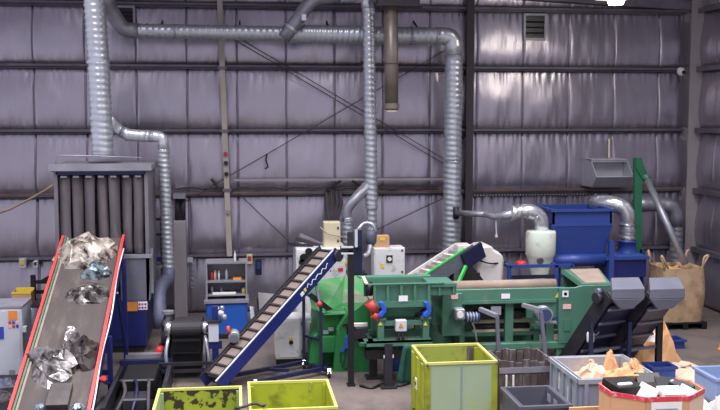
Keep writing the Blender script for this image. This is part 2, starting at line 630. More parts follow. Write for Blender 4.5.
# security camera, air hose
t = thing('security_camera', 'white dome security camera on the girt by the corner column', 'camera', A(681, 74, 20.05))
c_ = A(681, 71.5, 20.05)
MB().lathe(c_ - V(0, 0, .09), [(.02, 0), (.06, .02), (.085, .07), (.085, .13), (.06, .17), (.02, .18)], 14).build('dome', 'white_plastic', t, smooth=True)
MB().cyl(c_ + V(.02, -.07, -.02), c_ + V(.02, -.10, -.02), .04, 10).build('lens', 'black', t)
B('mount', 'white_plastic', t, c_.x - .03, c_.x + .03, c_.y, YW - .15, c_.z - .02, c_.z + .05)
tag(MB().tube([A(-12, 217, 18.6), A(10, 209, 18.4), A(30, 199, 18.0), A(46, 190, 17.6), A(56, 183, 17.1)], .022, 8).build('air_hose', 'hose_beige', smooth=True),
    'beige air hose slung across to the strip curtain chamber', 'hose')

# wall sockets on the lower girt
def wallbox(name, label, px, py, w, h, m, extra=None, cat='socket'):
    p = A(px, py, YW - .25)
    o = thing(name, label, cat, p - V(0, 0, h / 2))
    B('casing', m, o, p.x - w / 2, p.x + w / 2, YW - .32, YW - .18, p.z - h / 2, p.z + h / 2, bevel=.01)
    B('mounting_plate', 'dark_steel', o, p.x - w * .35, p.x + w * .35, YW - .2, YW - .03, p.z - h * .35, p.z + h * .35)
    if extra:
        B('cover', extra, o, p.x - w * .3, p.x + w * .3, YW - .34, YW - .31, p.z - h * .1, p.z + h * .35)
    return o
wallbox('wall_socket', 'small grey socket with yellow cap on the girt by white cabinet', 23, 263, .13, .20, 'pale_grey', 'yellow')
wallbox('wall_socket', 'little white switch beside yellow-capped socket on lower girt', 36, 264, .08, .14, 'white_plastic', 'ink')
wallbox('wall_socket', 'cream wall socket with red dial above the blue workbench', 249.5, 259, .12, .20, 'cream', 'motor_red')
wallbox('wall_telephone', 'dark navy wall unit hanging right beside cream socket', 258.5, 267, .13, .32, 'navy_dark', 'motor_blue', 'wall unit')
wallbox('wall_socket', 'pale socket on the girt over the tall grey cable duct', 190, 260, .12, .10, 'pale_grey')
t = thing('hanging_chain', 'dark chain hoist control hanging on the wall near the workbench', 'chain', A(192, 288, 20.0))
for i in range(5):
    c_ = A(192, 266 + i * 5, 20.05)
    MB().tube([c_ + V(.035 * math.cos(k * .7854), 0, .045 * math.sin(k * .7854)) for k in range(9)], .012, 6).build('link', 'galv_dull', t, smooth=True)

# ================================================================ DUCTWORK
def band(c, d, r, w=.05, n=20):
    d = Vector(d).normalized()
    return MB().tube([c - d * w / 2, c + d * w / 2], r, n)

def arc(pts, k=3):
    """round off corners of a poly path with a few gores"""
    pts = [Vector(p) for p in pts]
    out = [pts[0]]
    for i in range(1, len(pts) - 1):
        a, b, c = pts[i - 1], pts[i], pts[i + 1]
        L = min((b - a).length, (c - b).length) * .5
        p0 = b + (a - b).normalized() * L
        p2 = b + (c - b).normalized() * L
        for s in range(k + 1):
            u = s / k
            out.append(p0 * (1 - u) ** 2 + b * 2 * u * (1 - u) + p2 * u * u)
    out.append(pts[-1])
    return out

# thick riser over the curtain chamber
yd = 17.75
t = thing('spiral_duct', 'thick spiral duct rising from the roof of strip curtain chamber', 'duct', A(103, 156, yd))
a, b, m1 = A(93.5, -14, yd), A(103, 157, yd), A(98.5, 62, yd)
MB().spiral(a, m1, .185, .11).build('duct_section', 'galv', t, smooth=True)
MB().spiral(m1, b, .19, .11).build('duct_section', 'galv', t, smooth=True)
for py in (62, 118):
    c_ = A(93.5 + 9.5 * (py + 14) / 171, py, yd)
    band(c_, b - a, .205, .05).build('coupling', 'galv', t)
c_ = b
MB().lathe(c_ - V(0, 0, .02), [(.30, 0), (.30, .035), (.2, .04), (.2, .08)], 20).build('flange', 'galv_dull', t)

# long horizontal header with elbow and downpipe
yh = 19.55
t = thing('spiral_duct', 'long horizontal spiral duct with elbow turning down beside the dark column', 'duct', A(452, 250, yh))
h0, h1, h2 = A(104, -8, yh - .5), A(124, 30.5, yh), A(285, 33.5, yh)
h3 = A(436, 36, yh)
MB().tube(arc([h0, A(110, 10, yh - .2), h1, A(140, 31, yh)], 4), .15, 18).build('elbow', 'galv_dull', t, smooth=True)
MB().spiral(A(138, 31, yh), h2, .14, .12).build('duct_section', 'galv', t, smooth=True)
MB().spiral(h2, A(390, 35.5, yh), .175, .11).build('duct_section', 'galv', t, smooth=True)
MB().spiral(A(390, 35.5, yh), h3, .175, .11).build('duct_section', 'galv', t, smooth=True)
MB().tube(arc([h3, A(453.5, 36.5, yh), A(453.5, 58, yh)], 5), .182, 18).build('elbow', 'galv_bright', t, smooth=True)
MB().spiral(A(453.5, 57, yh), A(452.5, 160, yh), .18, .11).build('duct_section', 'galv', t, smooth=True)
MB().spiral(A(452.5, 160, yh), A(451.5, 252, yh), .18, .11).build('duct_section', 'galv', t, smooth=True)
for px, py, d, r in ((175, 31.6, (1, 0, 0), .15), (285, 33.5, (1, 0, 0), .19), (411, 35.8, (1, 0, 0), .187), (453.5, 57, (0, 0, 1), .195), (452.5, 160, (0, 0, 1), .19)):
    band(A(px, py, yh), d, r).build('coupling', 'galv_dull', t)
for px in (60 + 100, 240, 330, 420):
    c_ = A(px, 30, yh)
    MB().bar(c_ + V(0, .1, 0), V(c_.x, YW - .05, c_.z + .25), .03).build('hanger', 'dark_steel', t)

# branch looping up and over to the forked downpipe
yb = 19.25
t = thing('spiral_duct', 'slim spiral duct looping off the header and dropping to a forked end', 'duct', A(372, 240, yb))
MB().tube(arc([A(284, 38, yb + .1), A(298, 19, yb), A(313, -3, yb), A(340, -4, yb)], 4), .135, 16).build('elbow', 'galv_dull', t, smooth=True)
MB().spiral(A(336, -4, yb), A(360, -4, yb), .12, .11).build('duct_section', 'galv', t, smooth=True)
MB().tube(arc([A(356, -4, yb), A(366.5, -3, yb), A(368.5, 12, yb)], 4), .13, 16).build('elbow', 'galv_bright', t, smooth=True)
MB().spiral(A(368.5, 10, yb), A(370, 110, yb), .122, .11).build('duct_section', 'galv', t, smooth=True)
MB().spiral(A(370, 110, yb), A(371.5, 207, yb), .122, .11).build('duct_section', 'galv', t, smooth=True)
MB().spiral(A(371.5, 207, yb), A(372, 240, yb), .10, .11).build('duct_section', 'galv', t, smooth=True)
MB().tube(arc([A(370, 183, yb), A(346, 209, yb), A(347, 222, yb)], 4), .105, 16).build('branch', 'galv_dull', t, smooth=True)
MB().spiral(A(347, 217, yb), A(349, 262, yb), .10, .10).build('duct_section', 'galv', t, smooth=True)
MB().tube([A(372, 236, yb), A(372, 250, yb)], [.14, .12], 14).build('inlet_box', 'galv_dull', t, smooth=True)
for px, py, r in ((368.5, 10, .135), (370, 110, .133), (371.5, 207, .135), (347.5, 220, .112)):
    band(A(px, py, yb), (0, 0, 1), r, .045).build('coupling', 'galv_bright', t)
band(A(291, 28.5, yb), A(298, 19, yb) - A(284, 38, yb), .15, .05).build('coupling', 'galv_bright', t)
c_ = A(304, 17, yb - .15)
B('damper_handle', 'galv_bright', t, c_.x - .05, c_.x + .04, yb - .2, yb - .1, c_.z - .07, c_.z + .05)
c_ = A(369, 60, yb)
MB().bar(c_, V(c_.x, YW - .05, c_.z), .03).build('hanger', 'dark_steel', t)
c_ = A(371, 190, yb)
MB().bar(c_, V(c_.x, YW - .05, c_.z), .03).build('hanger', 'dark_steel', t)

# plain hanging pipe
ye = 18.6
t = thing('hanging_pipe', 'plain brownish steel pipe hanging with open collar end', 'pipe', A(391, 111, ye))
MB().cyl(A(391, 4, ye), A(391.5, 110, ye), .135, 18).build('pipe_body', 'pipe_brown', t, smooth=True)
band(A(391.5, 106, ye), (0, 0, 1), .155, .10).build('collar', 'pipe_brown', t)
band(A(391.5, 110.5, ye), (0, 0, 1), .125, .06).build('end_ring', 'cream', t)
band(A(391.3, 64, ye), (0, 0, 1), .14, .02).build('coupling', 'column_dark', t)
p, q = A(377, 5, ye), A(418, -6, ye)
B('mounting_beam', 'column_dark', t, p.x, q.x, ye - .2, ye + .2, p.z, q.z)
B('mounting_flange', 'column_dark', t, p.x - .02, q.x + .1, ye - .24, ye + .24, p.z - .03, p.z + .01)
B('stay', 'column_dark', t, p.x + .2, p.x + .28, ye + .2, YW, q.z - .1, q.z)

# side branch by the chamber, ending in a flexible hose
ys = 17.95
t = thing('spiral_duct', 'narrow spiral duct branching off the thick riser and dropping behind the chamber', 'duct', A(168, 272, ys))
MB().tube(arc([A(106, 116, yd), A(116, 129, ys), A(128, 135, ys), A(150, 136, ys)], 3), .105, 14).build('elbow', 'galv', t, smooth=True)
MB().spiral(A(126, 135, ys), A(152, 136.5, ys), .10, .09).build('duct_section', 'galv', t, smooth=True)
MB().tube(arc([A(150, 136.5, ys), A(162.5, 136.5, ys), A(164, 152, ys)], 5), .105, 14).build('elbow', 'galv_bright', t, smooth=True)
MB().spiral(A(163.5, 150, ys), A(166, 212, ys), .10, .09).build('duct_section', 'galv', t, smooth=True)
MB().spiral(A(166, 212, ys), A(168.5, 273, ys), .10, .09).build('duct_section', 'galv', t, smooth=True)
for px, py in ((163.6, 151), (166, 212)):
    band(A(px, py, ys), (0, 0, 1), .112, .04).build('coupling', 'galv_bright', t)
ps = arc([A(168.5, 270, ys), A(168, 279, ys - .1), A(159, 287, ys - .5), A(159, 308, ys - .8), A(161, 328, ys - .9)], 5)
MB().tube(ps, [.12 + (.008 if i % 2 else 0) for i in range(len(ps))], 14).build('flexible_hose', 'flex_grey', t, smooth=True)

# ================================================================ HOOD ON THE WALL
t = thing('intake_hood', 'grey sheet-metal intake hood with open mouth on the back wall', 'hood', A(610, 190, YW - .4))
yf, yk = 19.5, YW - .1
pl = A(600, 160, yf); pr = A(631, 160, yf)
zt, zm, zb = A(610, 160, yf).z, A(610, 176.5, yf).z, A(610, 187, yf).z
xl, xr = A(594, 170, yf + .35).x - .12, pr.x + .02
def hood_side(x):
    return [(x, yk, zb), (x, yf + .12, zb), (x, yf - .12, zm), (x, yf + .25, zt), (x, yk, zt)]
MB().prism(hood_side(xl), (.015, 0, 0)).build('side_panel', 'hood_metal', t)
MB().prism(hood_side(xr), (-.015, 0, 0)).build('side_panel', 'hood_metal', t)
B('top_panel', 'hood_metal', t, xl, xr, yf + .2, yk, zt - .01, zt + .012)
MB().plate([(xl, yf + .12, zb), (xr, yf + .12, zb), (xr, yf - .12, zm), (xl, yf - .12, zm)], .015).build('lower_lip', 'hood_metal', t)
B('bottom_panel', 'hood_metal', t, xl, xr, yf + .12, yk, zb - .012, zb)
B('inner_back', 'hood_metal', t, xl + .02, xr - .02, yf + .42, yf + .44, zb, zt)
B('mouth_rim', 'hood_metal', t, xl, xr, yf + .22, yf + .26, zt - .05, zt)
MB().bar(A(609, 158, YW - .25), A(609, 139, YW - .15), .035).build('stay', 'cream', t)

# elbows at the right
t = thing('insulated_elbow', 'bright ribbed metal elbow duct feeding the blue fan base', 'duct', A(627, 250, 18.4))
ps = arc([A(594, 204, 18.9), A(610, 203, 18.5), A(626, 208, 18.4), A(628, 226, 18.4)], 5)
MB().tube(ps, [.155 + (.012 if i % 2 else 0) for i in range(len(ps))], 18).build('elbow', 'galv_bright', t, smooth=True)
MB().spiral(A(627.5, 222, 18.4), A(627, 243, 18.4), .15, .1).build('duct_section', 'galv_bright', t, smooth=True)
for py in (225, 231, 238):
    band(A(627.5, py, 18.4), (0, 0, 1), .17, .03).build('coupling', 'chrome' if py != 231 else 'galv_dull', t)
t = thing('dark_elbow', 'dull dark elbow duct against the back wall beside the column', 'duct', A(676, 262, 19.75))
ps = arc([A(634, 205, 19.75), A(655, 204, 19.75), A(675, 206, 19.75), A(676.5, 226, 19.75)], 5)
MB().tube(ps, [.15 + (.01 if i % 2 else 0) for i in range(len(ps))], 18).build('elbow', 'galv_dull', t, smooth=True)
MB().spiral(A(676.5, 222, 19.75), V(A(676, 300, 19.75).x, 19.75, 0), .135, .12).build('duct_section', 'galv_dull', t, smooth=True)

# bag filling auger
t = thing('screw_conveyor', 'grey tube screw conveyor with green head slanting down to the big bag', 'screw conveyor', A(637, 275, 18.9))
MB().bar(A(637.5, 158, 18.9), A(637, 285, 18.9), .16, .10, (0, 1, 0)).build('post', 'mid_green', t)
MB().prism([A(636, 158, 18.82), A(641, 158, 18.82), A(649, 178, 18.82), A(644, 181, 18.82), A(636, 168, 18.82)], (0, .16, 0)).build('head', 'mid_green', t)
MB().cyl(A(645.5, 176, 18.85), A(685, 264, 17.75), .07, 14).build('tube', 'galv_dull', t, smooth=True)
d_ = A(685, 264, 17.75) - A(645.5, 176, 18.85)
band(A(646.5, 178.5, 18.82), d_, .085, .06).build('collar', 'mid_green', t)

# ================================================================ STRIP CURTAIN CHAMBER
yc = 17.0
t = thing('curtain_chamber', 'tall grey sorting chamber closed by dark rubber strip curtain', 'machine', (-2.33, 17.7, 0))
x0, x1 = -3.10, -1.52
zt, zc, zs = 3.30, 1.72, .92
yb2 = 18.5
B('roof', 'chamber_grey', t, x0 - .06, x1 + .06, yc - .06, yb2 + .05, zt - .12, zt, bevel=.02)
B('roof_edge', 'steel_grey', t, x0 - .07, x1 + .07, yc - .09, yc - .05, zt - .10, zt + .02)
B('header_rail', 'navy', t, x0 + .04, x1 - .04, yc - .02, yc + .03, zt - .17, zt - .11)
for xa in (x0, x1 - .06):
    B('corner_post', 'chamber_grey', t, xa, xa + .06, yc - .02, yc + .08, zs, zt - .1)
B('side_panel', 'chamber_grey', t, x1 - .03, x1, yc + .08, yb2, zs, zt - .1)
B('side_panel', 'chamber_grey', t, x0, x0 + .03, yc + .08, yb2, zs, zt - .1)
B('back_panel', 'chamber_grey', t, x0, x1, yb2 - .03, yb2, zs, zt - .1)
ns = 7
wst = (x1 - x0 - .12) / ns
for i in range(ns):
    cx = x0 + .06 + wst * (i + .5)
    rg = []
    for j in range(13):
        v = j / 12
        z = zt - .16 - v * (zt - .16 - zc - .02)
        sw = .035 * noise.noise(Vector((i * 2.7, v * 1.6, 1))) * (v + .2)
        fx = .04 * noise.noise(Vector((i * 1.9, v * 1.3, 5))) * v
        hw = wst * (.47 - .10 * v * abs(noise.noise(Vector((i * 1.3 + .5, 2.3, 2.6)))) - .04 * math.sin(v * 3.1))
        off = (.05 if i % 2 else 0) + sw
        ring = []
        for k in range(7):
            s = k / 6 * 2 - 1
            ring.append(V(cx + fx + s * hw, yc + .02 + off + .05 * s * s + .03 * s * math.sin(i * 2.1), z))
        for k in range(6, -1, -1):
            s = k / 6 * 2 - 1
            ring.append(V(cx + fx + s * hw, yc + .03 + off + .05 * s * s + .03 * s * math.sin(i * 2.1), z))
        rg.append(ring)
    MB().rings(rg).build('curtain_strip', 'curtain', t, smooth=True)
    B('clamp', 'steel_grey', t, cx - .05, cx + .05, yc - .03, yc - .0, zt - .22, zt - .19)
# handrail loop on the roof
MB().tube(arc([V(x0 + .02, yc + .1, zt - .02), V(x0 + .02, yc + .1, zt + .16), V(x0 + .6, yc + .1, zt + .15), V(x1 - .1, yc + .1, zt + .11)], 3), .012, 6).build('guard_rail', 'steel_grey', t, smooth=True)
# lower body
B('sill', 'steel_grey', t, -2.0, x1 + .04, yc - .04, yc + .06, zc - .05, zc + .01)
MB().hexa([(-2.02, yc - .02, zs), (x1 - .02, yc - .02, zs), (x1 - .04, yb2, zs), (-2.02, yb2, zs), (-2.02, yc - .02, zc - .05), (x1 + .02, yc - .02, zc - .05), (x1, yb2, zc - .05), (-2.02, yb2, zc - .05)]).build('lower_housing', 'housing_grey', t)
B('side_flange', 'steel_grey', t, x1 - .04, x1 + .05, yc + .1, yc + .16, zs + .1, zc + .1)
B('base_cabinet', 'navy', t, -3.0, x1 - .08, yc - .04, yb2, .12, zs)
B('plinth', 'dark_steel', t, -2.95, x1 - .12, yc, yb2 - .05, 0, .12)
p = A(127, 302, yc - .05); q = A(137.5, 311, yc - .05)
sub('orange warning sticker', B('sticker', 'orange', t, p.x, q.x, yc - .05, yc - .038, q.z, p.z))
sub('white pictogram sticker', B('sticker', 'sticker', t, q.x + .01, q.x + .17, yc - .05, yc - .038, q.z + .02, p.z))
for i in range(3):
    for j in range(2):
        B('pictogram', 'ink_blue' if (i + j) % 2 else 'red', t, q.x + .02 + i * .05, q.x + .055 + i * .05, yc - .053, yc - .049, q.z + .04 + j * .06, q.z + .075 + j * .06)

# blue machine frame behind the chamber side
t = thing('equipment_rack', 'dark steel rack with blue tray standing between chamber and cable duct', 'rack', A(158, 330, 18.6, ))
t.location.z = 0
WL[t.name].z = 0
p, q = A(150, 300, 18.9), A(163, 300, 18.9)
for xx in (p.x, q.x):
    B('post', 'dark_steel', t, xx - .03, xx + .03, 18.87, 18.93, 0, 2.2)
for z in (1.35, 1.85, 2.15, .8):
    B('crossbar', 'dark_steel', t, p.x, q.x, 18.86, 18.9, z - .025, z + .025)
B('tray', 'navy', t, p.x, q.x, 18.7, 19.2, 1.36, 1.44)
B('shelf', 'steel_grey', t, p.x, q.x, 18.7, 19.2, 1.22, 1.26)
B('motor_box', 'dark_steel', t, p.x + .02, q.x - .02, 18.6, 19.1, .45, .78)

# tall grey cable duct
t = thing('cable_duct', 'tall plain grey steel cable duct standing against the wall', 'duct', A(181, 330, 19.6))
t.location.z = 0
WL[t.name].z = 0
p, q = A(174.5, 300, 19.6), A(187, 300, 19.6)
B('casing', 'column', t, p.x, q.x, 19.55, 19.9, 0, A(180, 221, 19.6).z, bevel=.01)
for f_ in (.3, .75):
    xx = p.x + (q.x - p.x) * f_
    MB().cyl((xx, 19.8, A(180, 222, 19.8).z), (xx, 19.8, A(180, 196, 19.8).z), .055, 10).build('pipe', 'dark_steel', t, smooth=True)
B('clamp', 'galv_dull', t, p.x, q.x, 19.62, YW - .22, A(180, 198, 19.8).z, A(180, 194, 19.8).z)
# lower black pump set between chamber and belt conveyor
t = thing('pump_unit', 'black pump with red valve on the floor beside the navy cabinet', 'pump', (-1.05, 16.6, 0))
MB().cyl((-1.30, 16.55, .35), (-.95, 16.55, .35), .16, 14).build('motor', 'dark_steel', t, smooth=True)
B('foot', 'dark_steel', t, -1.35, -.9, 16.4, 16.7, 0, .22)
MB().lathe((-1.18, 16.5, .5), [(.05, 0), (.05, .25), (.1, .27), (.1, .32)], 12).build('valve_stem', 'steel_grey', t)
c_ = A(160.5, 352, 16.35)
MB().lathe(c_ - V(0, 0, .1), [(.07, 0), (.09, .04), (.09, .14), (.05, .2)], 12).build('red_valve', 'red', t, smooth=True)
MB().tube([(-1.2, 16.5, .45), (-1.26, 16.45, .6), (-1.2, 16.6, .72), (-1.15, 16.8, .6)], .05, 8).build('pipe', 'dark_steel', t, smooth=True)

# ================================================================ RED-RAILED INCLINE CONVEYOR
O = V(-2.42, 12.2, .17)
u = V(0, 16.75 - 12.2, 2.06 - .17).normalized()
Lc = (V(-2.42, 16.75, 2.06) - O).length
fr = frame(O, u, (1, 0, 0))
t = thing('incline_conveyor', 'wide incline belt conveyor with red side rails feeding the strip curtain', 'conveyor', (-2.42, 14.5, 0))
hw = .50
MB().fbox(fr, 0, Lc, -hw + .03, hw - .03, -.02, 0).build('belt', 'belt', t)
for a in (.02, Lc - .02):
    MB().cyl(fr(a, -hw + .04, -.08), fr(a, hw - .04, -.08), .08, 16).build('roller', 'dark_steel', t, smooth=True)
MB().fbox(fr, .1, Lc - .1, -hw + .03, hw - .03, -.16, -.14).build('return_belt', 'belt', t)
for s in (-1, 1):
    MB().fbox(fr, -.1, Lc - .03, s * hw - .02, s * hw + .02, .03, .08).build('red_rail', 'red_rail', t)
    MB().fbox(fr, -.1, Lc + .0, s * hw - .015, s * hw + .015, -.22, .04).build('side_plate', 'navy', t)
sub('green seal strip', MB().fbox(fr, 0, Lc, -hw + .03, -hw + .055, 0, .05).build('seal_strip', 'green', t))
sub('grey seal strip', MB().fbox(fr, 0, Lc, -hw + .06, -hw + .09, 0, .02).build('seal_strip', 'dust', t))
MB().tube([fr(a, hw + .03 + .012 * math.sin(a * 3), .02 + .02 * math.sin(a * 2)) for a in [i * .25 for i in range(int(Lc / .25))]], .012, 6).build('pull_cord', 'white_plastic', t, smooth=True)
c_ = fr(1.0, hw + .07, .02)
MB().cyl(c_, c_ + V(.05, -.06, .03), .035, 12).build('stop_button', 'red', t, smooth=True)
for yy in (14.2, 16.2):
    zz = .17 + (yy - 12.2) / (16.75 - 12.2) * (2.06 - .17) - .2
    for s in (-1, 1):
        B('leg', 'navy', t, -2.42 + s * (hw + .055) - .035, -2.42 + s * (hw + .055) + .035, yy - .04, yy + .04, 0, zz + .12)
    B('cross_tie', 'navy_dark', t, -2.42 - hw - .05, -2.42 + hw + .05, yy - .02, yy + .02, .35, .42)
    MB().bar((-2.42 + hw + .055, yy, .2), (-2.42 + hw + .055, yy - 1.0, zz - .25), .04).build('brace', 'navy', t)

# crumpled waste on the belt
def crumple(name, label, m, fr, a0, b0, la, lb, h, seed, cat='film scrap', spiky=.35, parent=None, rot=0.0, n=17, rings_=6):
    """lumpy crushed sheet lying on a plane"""
    rnd = random.Random(seed)
    rg = []
    cr, sr = math.cos(rot), math.sin(rot)
    for j in range(rings_ + 1):
        rr = max(.03, 1 - j / rings_)
        ring = []
        for k in range(n):
            th = 2 * math.pi * k / n
            e = 1 + spiky * noise.noise(Vector((math.cos(th) * 1.6 + seed * 7.3, math.sin(th) * 1.6, seed))) + .25 * spiky * rnd.uniform(-1, 1)
            x = math.cos(th) * la * e * rr
            y = math.sin(th) * lb * e * rr
            hh = h * (1 - rr ** 2.2)
            nz = noise.noise(Vector((x * 6 + seed, y * 6, seed * 1.7))) * .55 + noise.noise(Vector((x * 15, y * 15 + seed, seed))) * .3
            z = max(.004, hh * (.75 + nz) + .25 * h * abs(nz) * (1 if j else 0))
            x += .04 * rnd.uniform(-1, 1) * la * 2
            y += .04 * rnd.uniform(-1, 1) * lb * 2
            ring.append(fr(a0 + x * cr - y * sr, b0 + x * sr + y * cr, z if j else .002))
        rg.append(ring)
    o = MB().rings(rg).build(name, m, parent)
    if parent is None:
        tag(o, label, cat)
    return o

def on_belt(px, py):
    d = _F + _R * ((px - 360) / FOC) - _U * ((py - 205) / FOC)
    nn = (fr(0, 0, 1) - fr(0, 0, 0))
    s = (O - V(0, 0, HC)).dot(nn) / d.dot(nn)
    P = V(0, 0, HC) + d * s - O
    return P.dot(u), P.x
a_, b_ = on_belt(87, 258)
crumple('film_bundle', 'large crumpled cream film bundle at the top of the red-railed conveyor', 'cream_film', fr, a_ + .12, b_, .46, .46, .36, 3)
a_, b_ = on_belt(97, 274)
crumple('film_bundle', 'teal-tinted crumpled film under the cream bundle on the conveyor belt', 'teal_film', fr, a_, b_, .16, .26, .20, 5)
a_, b_ = on_belt(89, 293)
crumple('film_bundle', 'dark flattened silver film bag lying below the teal-tinted film', 'dark_silver_film', fr, a_ - .02, b_, .32, .34, .13, 8, spiky=.08)
a_, b_ = on_belt(60, 368)
crumple('film_bundle', 'crushed silver film sheet with pointed corner on the lower belt', 'silver_film', fr, a_ + .0, b_ - .08, .50, .34, .24, 12, rot=-.75, spiky=.45)
a_, b_ = on_belt(81, 356)
crumple('film_bundle', 'dark glossy film roll beside the crushed silver sheet on belt', 'dark_film', fr, a_, b_ + .05, .36, .22, .26, 14)
a_, b_ = on_belt(71, 344)
crumple('film_bundle', 'upright silver film twist standing above the crushed silver sheet', 'silver_film', fr, a_ + .05, b_, .2, .13, .26, 17)
a_, b_ = on_belt(60, 398)
m = MB().fbox(fr, a_ - .25, a_ + .2, b_ - .14, b_ + .14, .003, .09)
tag(m.build('rubber_mat_piece', 'dark_film'), 'flat dark rubber offcut lying at the foot of the red-railed conveyor', 'rubber')
a_, b_ = on_belt(41, 408)
crumple('film_scrap', 'small pale blue film scrap tucked left of the rubber offcut', 'teal_film', fr, a_, b_, .08, .09, .06, 21)
a_, b_ = on_belt(78, 408)
crumple('film_scrap', 'small pale blue film scrap tucked right of the rubber offcut', 'teal_film', fr, a_, b_, .09, .1, .06, 22)

# ================================================================ CABINET AND CLUTTER AT THE LEFT
t = thing('control_cabinet', 'white control cabinet with orange sticker beside the red-railed conveyor', 'cabinet', (-3.9, 15.5, 0))
p, q = A(-16, 380, 15.2), A(21.5, 308, 15.2)
B('casing', 'pale_grey', t, p.x, q.x, 15.2, 15.9, .08, q.z, bevel=.012)
B('plinth', 'black', t, p.x + .03, q.x - .03, 15.23, 15.87, 0, .08)
B('lid', 'steel_grey', t, p.x - .01, q.x + .01, 15.19, 15.91, q.z, q.z + .03)
B('door', 'pale_grey', t, p.x + .04, q.x - .03, 15.18, 15.2, .14, q.z - .04)
a = A(8, 311, 15.17); b = A(17.5, 320, 15.17)
sub('orange warning sticker', B('sticker', 'orange', t, a.x, b.x, 15.172, 15.181, b.z, a.z))
for i in range(3):
    for j in range(2):
        B('pictogram', ('red', 'ink_blue', 'sticker_pink')[(i + 2 * j) % 3], t, a.x + i * .055, a.x + i * .055 + .04, 15.172, 15.181, b.z - .06 - j * .06, b.z - .02 - j * .06)
a = A(-2, 327, 15.17); b = A(4, 339, 15.17)
sub('small blue display', B('display', 'ink_blue', t, a.x, b.x, 15.170, 15.181, b.z, a.z))
a = A(9, 370, 15.17); b = A(15, 376, 15.17)
B('rating_plate', 'steel_grey', t, a.x, b.x, 15.172, 15.181, b.z, a.z)
a = A(22, 328, 15.3)
B('door_handle', 'pale_grey', t, a.x - .02, a.x + .08, 15.22, 15.32, a.z - .05, a.z + .03)

t = thing('tool_table', 'low dark table with a shelf behind the white control cabinet', 'table', (-3.5, 17.3, 0))
p, q = A(2, 305, 17.2), A(44, 305, 17.2)
zt_ = A(20, 306, 17.2).z
B('table_top', 'dark_steel', t, p.x, q.x, 17.2, 17.9, zt_ - .05, zt_)
for xx in (p.x + .05, q.x - .05):
    for yy in (17.25, 17.85):
        B('leg', 'dark_steel', t, xx - .03, xx + .03, yy - .03, yy + .03, 0, zt_ - .05)
t = thing('tool_carton', 'open yellow and brown carton of tools on the low dark table', 'box', A(22, 305, 17.4))
p, q = A(12, 305, 17.3), A(31, 292, 17.3)
MB().openbox(p.x, q.x, 17.3, 17.6, zt_, q.z, .015).build('carton', 'cardboard', t)
B('yellow_lid', 'yellow', t, p.x + .02, q.x, 17.57, 17.61, q.z - .06, q.z + .03)
B('yellow_edge', 'yellow', t, p.x, q.x, 17.295, 17.31, q.z - .03, q.z + .005)
c_ = A(12, 302, 17.25)
tag(MB().lathe(c_ + V(.02, -.02, -.1), [(.035, 0), (.04, .02), (.04, .09), (.02, .12), (.02, .15)], 10).build('green_bottle', 'bright_green', smooth=True), 'small green bottle beside the tool carton', 'bottle')
t = thing('steel_stand', 'black welded steel stand behind the lower red conveyor rail', 'stand', (-2.95, 17.8, 0))
p = A(33, 275, 17.7)
B('post', 'black', t, p.x - .04, p.x + .04, 17.66, 17.74, 0, p.z)
for py in (282, 292, 306):
    z = A(33, py, 17.7).z
    B('arm', 'black', t, p.x, p.x + .42, 17.67, 17.73, z - .03, z + .03)
MB().prism([A(36, 283, 17.64), A(48, 276, 17.64), A(48, 284, 17.64)], (0, .1, 0)).build('gusset', 'black', t)
t = thing('dark_sack', 'dark sack slumped on the floor behind the white cabinet', 'sack', (-3.25, 16.3, 0))
frf = frame((0, 0, 0), (1, 0, 0), (0, 1, 0))
pp = A(33, 335, 16.4)
MB().lathe((pp.x, 16.45, 0), [(.2, 0), (.3, .1), (.3, .4), (.24, .62), (.12, .78), (.1, .9), (.05, .93)], 14).build('body', 'flex_grey', t, smooth=True)
MB().tube([(pp.x, 16.4, .9), (pp.x - .1, 16.35, 1.05), (pp.x - .25, 16.4, 1.1)], .02, 6).build('tie', 'paper_white', t)

# steel cross beam under the chamber
t = thing('base_frame', 'grey steel base frame crossing in front of the navy cabinet', 'frame', (-1.4, 16.0, 0))
p, q = A(126, 361, 16.2), A(167, 361, 16.2)
zc_ = A(140, 361, 16.2).z
B('beam', 'steel_grey', t, p.x, q.x, 16.15, 16.3, zc_ - .1, zc_ + .12)
B('rear_beam', 'navy_dark', t, p.x, q.x, 16.6, 16.7, zc_ - .1, zc_)
for f_ in (.1, .9):
    xx = p.x + (q.x - p.x) * f_
    B('leg', 'dark_steel', t, xx - .04, xx + .04, 16.17, 16.27, 0, zc_)
MB().cyl(A(118, 397, 15.5), A(166, 379, 15.5), .03, 8).build('pipe', 'navy_dark', t)
MB().cyl(A(120, 386, 15.6), A(166, 389, 15.6), .035, 8).build('pipe', 'navy_dark', t)

# black skid with pipes for the dark clutter, added to darken the floor
t = thing('floor_darkening_skid', 'black skid with pipes added to darken the floor beside the red-railed conveyor', 'machine', (-1.35, 14.3, 0))
B('tray', 'black', t, -1.82, -1.02, 12.75, 15.0, 0, .05)
B('side_channel', 'dark_steel', t, -1.82, -1.76, 12.75, 15.0, .05, .28)
B('side_channel', 'dark_steel', t, -1.08, -1.02, 12.75, 15.0, .05, .30)
B('tank', 'black', t, -1.68, -1.2, 13.9, 14.8, .05, .34, bevel=.02)
B('block', 'dark_steel', t, -1.6, -1.25, 13.2, 13.6, .05, .26, bevel=.02)
for k in range(3):
    MB().tube(arc([V(-1.7 + k * .2, 14.0, .3), V(-1.62 + k * .18, 13.7, .38), V(-1.55 + k * .15, 13.4, .3), V(-1.66 + k * .22, 13.0, .12)], 4), .025, 7).build('pipe', 'cable' if k != 1 else 'navy_dark', t, smooth=True)
B('cross_channel', 'navy_dark', t, -1.82, -1.02, 14.95, 15.05, .05, .36)
t = thing('floor_darkening_deck', 'black steel skid added to darken the floor by the white control cabinet', 'skid', (-3.6, 14.2, 0))  # added deck for the dark clutter here, darkening the bare floor
